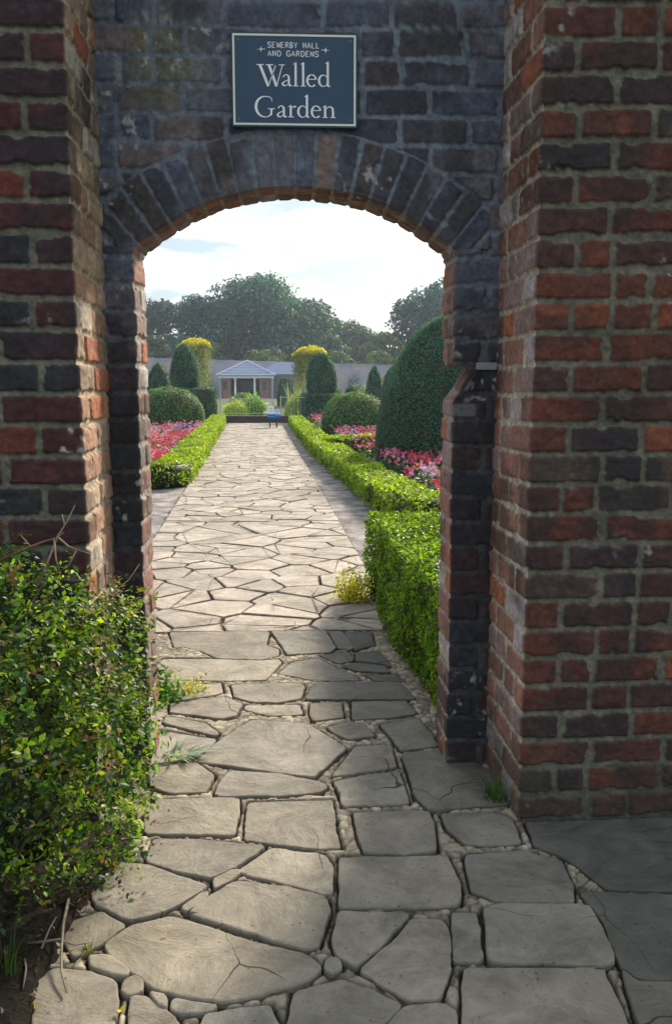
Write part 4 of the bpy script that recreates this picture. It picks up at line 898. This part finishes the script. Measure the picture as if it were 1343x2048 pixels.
# ------------------------------------------------------------------ far end of the path
step = thing('low_brick_wall', (-1.6, 33.2, 0), 'low dark brick retaining wall closing the far end of the path', 'wall')
b = MB()
for j in range(3):
    x = -3.0+(.11 if j % 2 else 0)
    while x < .2:
        g = rr.uniform(.7, 1.3); b.box(x, min(x+.215, .25), 33.10+rr.uniform(-.006, .006), 33.35, j*.075+.004, j*.075+.069, (.085*g, .055*g, .060*g)); x += .228
b.box(-3.0, .25, 33.12, 33.34, 0, .222, (.10, .095, .09)); under(step, b.build('bricks', M_brick))
b = MB(); b.box(-3.03, .28, 33.07, 33.38, .226, .265, (.16, .14, .15)); under(step, b.build('coping', M_stone, bevel=.01))
def railing(x0, x1, y, z0, z1, label, col):
    r = thing('iron_railing', ((x0+x1)/2, y, 0), label, 'railing', 'railings at the far end of the path'); m_ = MB()
    for z in (z0+.05, z1): m_.box(x0, x1, y-.015, y+.015, z-.02, z+.012, col)
    under(r, m_.build('rail', M_paint)); n_ = max(2, int((x1-x0)/.125)); 
    for i in range(n_+1):
        x = x0+(x1-x0)*i/n_; post = i in (0, n_); mb = MB(); w = .026 if post else .006
        mb.box(x-w, x+w, y-w, y+w, 0 if post else z0+.06, z1+.06 if post else z1-.02, col); under(r, mb.build('post' if post else 'bar', M_paint))
railing(-2.86, -.86, 34, .27, .88, 'pale iron railing left of the far gap, in front of lime green shrubs', (.42, .44, .40))
railing(-.55, 1.0, 34, .1, .93, 'pale iron railing right of the far gap, beside the yew plinth', (.42, .43, .42))
def bushy(name, x, y, rx, ry, h, n, size, pal, label, cat='shrub', group=None, z0=0):
    r = thing(name, (x, y, 0), label, cat, group); d = unit(G_.normal(0, 1, (n, 3))); d[:, 2] = np.abs(d[:, 2]); q = 1-np.abs(G_.normal(0, .2, n)); q *= 1+(fbm(d[:, 0]*4, d[:, 2]*4+d[:, 1]*3, int(x*10) % 97, 3)-.5)*.9
    P_ = np.array((x, y, z0))+d*np.array((rx, ry, h))*q[:, None]; V_, F_, C_ = leaves(P_, d, size, pcol(n, pal, .3), .45, .3, .8, .4)
    under(r, mesh_np('foliage', V_, F_, M_box, None, C_)); mb = MB(); mb.tube([(x, y, -.03), (x, y, h*.6)], [.04, .015], 6, (.1, .08, .06)); under(r, mb.build('stem', M_wood)); return r
LM2 = [((.34, .46, .02), 2), ((.44, .50, .03), 2), ((.10, .24, .03), 1.0)]
bushy('lime_shrub', -1.62, 36.2, .58, .5, 1.02, 5200, .08, [((.10, .32, .03), 2), ((.36, .50, .03), 1.5), ((.04, .16, .04), 1.5)], 'rounded green shrub behind the railing, lime at the top')
bushy('lime_shrub', -2.45, 35.4, .56, .4, .74, 4600, .07, LM2, 'spiky lime yellow shrub behind the left end of the railing')
bushy('grass_clump', .05, 37.5, .55, .45, 1.05, 2200, .10, [((.16, .24, .08), 2), ((.22, .30, .10), 2)], 'pale green grassy clump right of the gap in the railings', 'plant')
tuft('plume_grass', -.10, 44, 40, 2.1, .7, [((.40, .38, .28), 2), ((.18, .22, .12), 2)], 'tall feathery plume grass left of the right yellow tree', .03)
# information stand
st = thing('information_stand', (-.72, 29.3, 0), 'blue information stand with a white notice at the end of the path', 'stand')
for dx in (-.12, .10):
    b = MB(); b.box(-.72+dx-.022, -.72+dx+.022, 29.3-.02, 29.3+.03, -.02, .36, (.03, .025, .035)); under(st, b.build('leg', M_paint))
b = MB(); b.add([(-.93, 29.24, .30), (-.50, 29.24, .30), (-.50, 29.40, .30), (-.93, 29.40, .30), (-.93, 29.20, .44), (-.50, 29.20, .44), (-.50, 29.44, .50), (-.93, 29.44, .50)],
              [(0, 3, 2, 1), (4, 5, 6, 7), (0, 1, 5, 4), (1, 2, 6, 5), (2, 3, 7, 6), (3, 0, 4, 7)], (.01, .10, .42)); under(st, b.build('tray', M_paint, bevel=.008))
b = MB()
for x0, x1 in ((-.90, -.86), (-.85, -.82), (-.80, -.77), (-.76, -.69)): b.box(x0, x1, 29.204, 29.212, .345, .395, (.05, .30, .75))
b.box(-.65, -.53, 29.204, 29.212, .40, .42, (.2, .45, .8)); b.box(-.65, -.53, 29.204, 29.212, .345, .36, (.1, .35, .75)); under(st, b.build('tray_marks', M_paint))
b = MB(); b.box(-.92, -.70, 29.22, 29.24, .44, .72, (.78, .80, .84)); under(st, b.build('notice', M_paint, bevel=.004))
b = MB(); b.box(-.86, -.76, 29.213, 29.22, .62, .635, (.25, .25, .25)); under(st, b.build('notice_print', M_paint)); b = MB(); b.box(-.86, -.76, 29.213, 29.22, .55, .56, (.2, .2, .22)); under(st, b.build('notice_print', M_paint))
b = MB(); b.box(-.675, -.57, 29.23, 29.25, .50, .58, (.45, .55, .85)); under(st, b.build('card', M_paint))
b = MB(); b.box(-1.03, -.925, 29.23, 29.30, .47, .54, (.75, .76, .80)); under(st, b.build('leaflets', M_paint))

# summerhouse ---------------------------------------------------------------
shs = thing('summerhouse', (-5.15, 96, 0), 'small open fronted summerhouse with white columns and a slate pyramid roof', 'summerhouse')
b = MB(); x0, x1, y0, y1, ze, za_ = -8.25, -2.0, 93.2, 99.4, 2.42, 4.0
b.add([(x0, y0, ze), (x1, y0, ze), (x1, y1, ze), (x0, y1, ze), (-5.12, 96.3, za_)], [(0, 1, 4), (1, 2, 4), (2, 3, 4), (3, 0, 4), (3, 2, 1, 0)], (.24, .31, .45))
for xa, ya in ((x0, y0), (x1, y0)): b.tube([(xa, ya, ze+.03), (-5.12, 96.3, za_+.04)], .07, 6, (.62, .70, .82))
for k in range(1, 6):
    t_ = k/6; xa = x0+(-5.12-x0)*t_; xb = x1+(-5.12-x1)*t_; yy = y0+(96.3-y0)*t_; zz = ze+(za_-ze)*t_; b.tube([(xa, yy-.02, zz+.015), (xb, yy-.02, zz+.015)], .018, 4, (.12, .15, .21))
under(shs, b.build('roof', M_paint))
b = MB(); b.box(-8.05, -2.2, 93.5, 93.8, 2.1, 2.40, (.78, .80, .84)); under(shs, b.build('beam', M_paint, bevel=.02))
for x in (-7.85, -6.28, -4.25, -2.42):
    b = MB(); wht = x in (-6.28, -4.25); b.tube([(x, 93.65, 0), (x, 93.65, .12), (x, 93.65, .14), (x, 93.65, 1.98), (x, 93.65, 2.1)], [.19, .19, .12, .105, .17] if wht else [.13]*5, 12, (.80, .81, .84) if wht else (.30, .32, .40)); under(shs, b.build('column', M_paint, smooth=True))
b = MB(); b.box(-7.7, -6.75, 93.75, 93.9, 0, 2.09, (.26, .15, .13)); b.box(-3.75, -2.6, 93.75, 93.9, 0, 2.09, (.26, .15, .13)); b.box(-8, -2.25, 98.9, 99.1, 0, 2.4, (.16, .12, .12)); b.box(-8.0, -7.85, 93.9, 98.9, 0, 2.4, (.2, .13, .12)); b.box(-2.4, -2.25, 93.9, 98.9, 0, 2.4, (.2, .13, .12)); under(shs, b.build('wall', M_brick))
for x in (-7.35, -3.2):
    b = MB(); b.box(x-.2, x+.2, 93.70, 93.74, .9, 1.8, (.05, .05, .06)); under(shs, b.build('window', M_paint))
b = MB(); b.box(-6.0, -4.5, 98.80, 98.86, .8, 1.9, (.30, .34, .42)); under(shs, b.build('window', M_paint))
hut = thing('garden_building', (-1.5, 97, 0), 'grey slate roofed garden building right of the summerhouse', 'building')
b = MB(); b.add([(-4.0, 96, 2.55), (1.2, 96, 2.55), (1.2, 99, 2.55), (-4.0, 99, 2.55), (-2.2, 97.5, 3.85), (.2, 97.5, 3.85)], [(0, 1, 5, 4), (1, 2, 5), (2, 3, 4, 5), (3, 0, 4), (3, 2, 1, 0)], (.25, .30, .42)); under(hut, b.build('roof', M_paint))
b = MB(); b.box(-3.8, 1.0, 96.2, 98.8, 0, 2.54, (.20, .17, .19)); under(hut, b.build('wall', M_brick))
b = MB(); b.box(-.9, -.1, 96.14, 96.2, 0, 2.0, (.08, .09, .11)); under(hut, b.build('door', M_paint))

# far garden wall -----------------------------------------------------------
fw = thing('garden_wall', (0, 100, 0), 'long weathered brick boundary wall across the back of the garden', 'wall')
b = MB(); segs = 40
for i in range(segs):
    xa = -45+i*90/segs; xb = xa+90/segs; zt = 3.85-.028*(xa+2.25); g = rr.uniform(.9, 1.1); zt = max(2.7, zt)
    b.box(xa, xb-.004, 100, 100.45, 0, zt, (.28*g, .22*g, .24*g)); b.box(xa, xb-.02, 99.92, 100.52, zt+.003, zt+.13, (.09, .11, .09))
o = b.build('brickwork', M_brick)
m, t, bs, out = mat_new('far_brick'); co = N(t, 'ShaderNodeTexCoord'); br = N(t, 'ShaderNodeTexBrick')
mpp = N(t, 'ShaderNodeMapping'); mpp.inputs['Rotation'].default_value = (R(90), 0, 0); t.links.new(co.outputs['Object'], mpp.inputs[0]); t.links.new(mpp.outputs[0], br.inputs['Vector'])
br.inputs['Scale'].default_value = 1.3; br.inputs['Color1'].default_value = (.40, .28, .27, 1); br.inputs['Color2'].default_value = (.40, .36, .42, 1); br.inputs['Mortar'].default_value = (.56, .54, .56, 1)
nn_ = N(t, 'ShaderNodeTexNoise'); nn_.inputs['Scale'].default_value = .7; nn_.inputs['Detail'].default_value = 7; t.links.new(co.outputs['Object'], nn_.inputs['Vector'])
mi = N(t, 'ShaderNodeMix', data_type='RGBA'); mi.inputs[7].default_value = (.31, .31, .42, 1); rr_ = N(t, 'ShaderNodeMapRange'); rr_.inputs[1].default_value = .40; rr_.inputs[2].default_value = .62; t.links.new(nn_.outputs[0], rr_.inputs[0]); t.links.new(rr_.outputs[0], mi.inputs[0]); t.links.new(br.outputs[0], mi.inputs[6]); t.links.new(mi.outputs[2], bs.inputs['Base Color']); bs.inputs['Roughness'].default_value = .9
o.data.materials[0] = m; under(fw, o)

for x, w_, h_, lb in ((-9.9, 1.0, 3.0, 'climber on the back wall between the left yellow tree and the summerhouse'), (2.9, 1.3, 2.2, 'climber on the back wall right of the right yew column'), (6.6, 1.0, 2.7, 'climber on the back wall above the right yew dome'), (10.4, 1.2, 2.4, 'climber on the back wall beside the big yew cone'), (-14.2, 1.2, 3.4, 'climber on the back wall at the far left')):
    bushy('wall_climber', x, 99.4, w_, .35, h_, 420, .22, [((.10, .15, .07), 2), ((.16, .19, .09), 1), ((.20, .14, .10), .6)], lb, 'climber', 'climbers on the back wall')
for x, y, w_, h_, lb in ((-8.9, 70, .9, 1.5, 'green border shrub left of the summerhouse columns'), (-4.4, 74, 1.0, .8, 'low green border shrub before the summerhouse steps'), (2.6, 66, 1.1, 1.4, 'green border shrub beyond the right yew column'), (5.2, 70, 1.3, 1.5, 'green border shrub before the back wall, above the right dome'), (8.0, 74, 1.2, 1.6, 'green border shrub beside the edge of the big yew cone')):
    bushy('border_shrub', x, y, w_, .8, h_, 900, .16, [((.07, .15, .06), 2), ((.12, .20, .07), 1.4), ((.04, .09, .05), 1.4)], lb, 'shrub', 'shrubs in the far border')
# yellow topped weeping trees ------------------------------------------------
def weeper(x, y, w, z1, label):
    r = thing('weeping_tree', (x, y, 0), label, 'tree', 'yellow topped weeping trees'); n = 2600
    a = G_.uniform(0, 6.283, n); q = G_.random(n)**.5*w; P_ = np.stack([x+q*np.cos(a), y+q*np.sin(a), z1-.25-.45*(q/w)**2.5+(fbm(a*1.5, q*2, 5, 2)-.5)*.5+G_.random(n)*.15], 1)
    V_, F_, C_ = leaves(P_, np.tile((0, 0, 1.), (n, 1)), .13, pcol(n, [((.44, .41, .05), 3), ((.32, .34, .05), 2), ((.58, .50, .08), 1)]), .5, .3, .9); under(r, mesh_np('crown_top', V_, F_, M_box, None, C_))
    pr = []
    for i in range(150):
        a = G_.uniform(0, 6.283); q = w*G_.uniform(.6, 1.0); lo = G_.uniform(.5, 2.4); k = 44; zz = G_.uniform(lo, z1-.45, k)
        P_ = np.stack([x+q*math.cos(a)+G_.normal(0, .05, k), y+q*math.sin(a)+G_.normal(0, .05, k), zz], 1); pr.append(leaves(P_, np.tile((math.cos(a), math.sin(a), .1), (k, 1)), .13, pcol(k, [((.13, .17, .05), 3), ((.24, .25, .07), 2), ((.07, .11, .04), 2)]), .4, .2, .6))
    V_, F_, C_ = join(pr); under(r, mesh_np('hanging_branches', V_, F_, M_box, None, C_))
    b = MB(); b.tube([(x, y, -.05), (x+.06, y, 1.2), (x-.04, y, 2.6), (x, y, z1-.5)], [.13, .11, .09, .04], 8, (.20, .16, .12))
    for k in range(7): a = k*.9; b.tube([(x, y, z1-1.3), (x+.5*w*math.cos(a), y+.5*w*math.sin(a), z1-.55), (x+.95*w*math.cos(a), y+.95*w*math.sin(a), z1-.8)], [.06, .035, .015], 5, (.18, .15, .11))
    under(r, b.build('trunk', M_wood))
weeper(-6.75, 60, 1.15, 4.55, 'left weeping tree with bright yellow crown behind the left yew column')
weeper(.95, 60, 1.2, 4.05, 'right weeping tree with bright yellow crown behind the right yew column')

# trees beyond the wall -----------------------------------------------------
def tree(x, y, w, z0, z1, n, size, pal, label, nb=26, seed=1, sparse=.0, name='broadleaf_tree'):
    n = int(n*1.4); size *= 1.1; tn = np.array(random.Random(seed+50).choice([(1.15, 1.1, .85), (.8, .95, 1.15), (1.0, 1.1, 1.0), (1.3, 1.25, .8), (.8, .85, .95)])); rg = random.Random(seed); r = thing(name, (x, y, 0), label, 'tree', 'trees beyond the garden wall'); pr = []; h = z1-z0; bl = []
    for i in range(nb):
        u = rg.random(); zz = z0+h*(.12+.76*u); half = w*.5*math.sqrt(max(.05, 1-((u-.35)/.72)**2)); a = rg.uniform(0, 6.283); q = half*rg.random()**.5
        br_ = w*rg.uniform(.15, .25); bl.append((x+q*math.cos(a), y+q*math.sin(a)*.8, min(zz, z1-br_*.9), br_))
    bl.append((x, y, z1-w*.16, w*.17))
    for i, (bx_, by_, bz_, br_) in enumerate(bl):
        k = int(n/len(bl)*(br_/(w*.17))**2); d = unit(G_.normal(0, 1, (k, 3))); q = 1-np.abs(G_.normal(0, .20+sparse, k)); q *= 1+(fbm(d[:, 0]*3, d[:, 2]*3+d[:, 1], i, 3)-.45)*.8
        P_ = np.array((bx_, by_, bz_))+d*np.array((br_, br_, br_*.8))*q[:, None]; pr.append(leaves(P_, d, size, pcol(k, pal, .35)*tn*rg.uniform(.5, 1.5), .7, .2, .45, .1))
    V_, F_, C_ = join(pr); under(r, mesh_np('crown', V_, F_, M_tree, None, C_))
    b = MB(); tr = w*.03; b.tube([(x, y, -.1), (x+.1, y, z0*.6), (x, y, z0+h*.4), (x+.2, y, z1-h*.15)], [tr*1.3, tr, tr*.7, tr*.2], 9, (.09, .075, .06))
    for i, (bx_, by_, bz_, br_) in enumerate(bl[:12]): b.tube([(x, y, z0+h*.15*(i % 4)*.5), ((x+bx_)/2, (y+by_)/2, bz_-h*.1), (bx_, by_, bz_)], [tr*.5, tr*.3, tr*.1], 6, (.09, .075, .06))
    under(r, b.build('trunk', M_wood)); return r
TP = [((.050, .105, .098), 3), ((.070, .135, .105), 3), ((.030, .066, .080), 2.5), ((.15, .20, .09), 1.1)]
TL = [((.085, .125, .060), 3), ((.11, .15, .07), 2), ((.055, .085, .055), 2)]
tree(-5.0, 128, 15.5, 3, 16.9, 17000, .42, TP, 'largest dark round tree directly above the summerhouse', 44, 2)
tree(-12.2, 126, 9.5, 3, 14.0, 9000, .40, TP, 'dark tree between the largest tree and the far left tree', 30, 3)
tree(-20.0, 124, 10.5, 2, 13.2, 9000, .40, TP, 'dark tree at the far left above the garden wall', 30, 4)
tree(2.2, 132, 9.0, 3, 14.2, 9000, .42, TP, 'tree stepping down from the right shoulder of the largest tree', 28, 5)
tree(9.2, 140, 9.5, 3, 11.6, 5200, .40, [((.13, .12, .10), 2), ((.10, .13, .08), 3)], 'thin topped pale tree in the low gap between dark trees', 26, 6, .14)
tree(13.5, 134, 7.5, 2, 9.5, 5000, .42, TL, 'pale green low tree right of the thin topped one', 22, 7)
tree(5.2, 122, 7.5, 1, 8.2, 5500, .40, TL, 'pale green low tree behind the right weeping tree', 22, 8)
tree(20.5, 125, 13.5, 2, 16.4, 14000, .42, TP, 'tall dark tree at the right, behind the big yew cone', 38, 9)
tree(-11.2, 112, 4.4, 2.5, 6.8, 2600, .32, [((.12, .15, .06), 2), ((.16, .18, .08), 2)], 'pale bush poking over the wall left of the summerhouse', 14, 10, name='tall_bush')
tree(-3.6, 112, 5.2, 2.5, 5.9, 2600, .32, [((.09, .13, .06), 2), ((.13, .16, .08), 2)], 'green bush poking over the wall above the summerhouse roof', 14, 11, name='tall_bush')
tree(-17.0, 110, 4.6, 2.0, 7.4, 2600, .32, [((.08, .12, .06), 2), ((.13, .16, .08), 1)], 'green bush poking over the wall at the far left', 14, 12, name='tall_bush')
tree(9.8, 110, 5.8, 2.0, 5.6, 2600, .32, [((.12, .17, .06), 2), ((.09, .13, .06), 2)], 'bright green bush poking over the wall left of the big yew cone', 14, 13, name='tall_bush')
tree(5.6, 111, 4.2, 2.0, 5.6, 2200, .32, [((.10, .14, .07), 2), ((.07, .11, .05), 2)], 'green bush poking over the wall right of the right yew column', 12, 14, name='tall_bush')

# ------------------------------------------------------------------ air
b = MB(); b.box(-170, 170, -50, 230, -1.2, 19.5); o = b.build('haze', M_paint); tag(o, kind='stuff')
m = bpy.data.materials.new('haze'); m.use_nodes = True; t = m.node_tree; t.nodes.clear(); out = N(t, 'ShaderNodeOutputMaterial'); pv = N(t, 'ShaderNodeVolumePrincipled')
pv.inputs['Color'].default_value = (.68, .84, 1.0, 1); pv.inputs['Density'].default_value = .0006; pv.inputs['Anisotropy'].default_value = .3
t.links.new(pv.outputs[0], out.inputs['Volume']); o.data.materials[0] = m
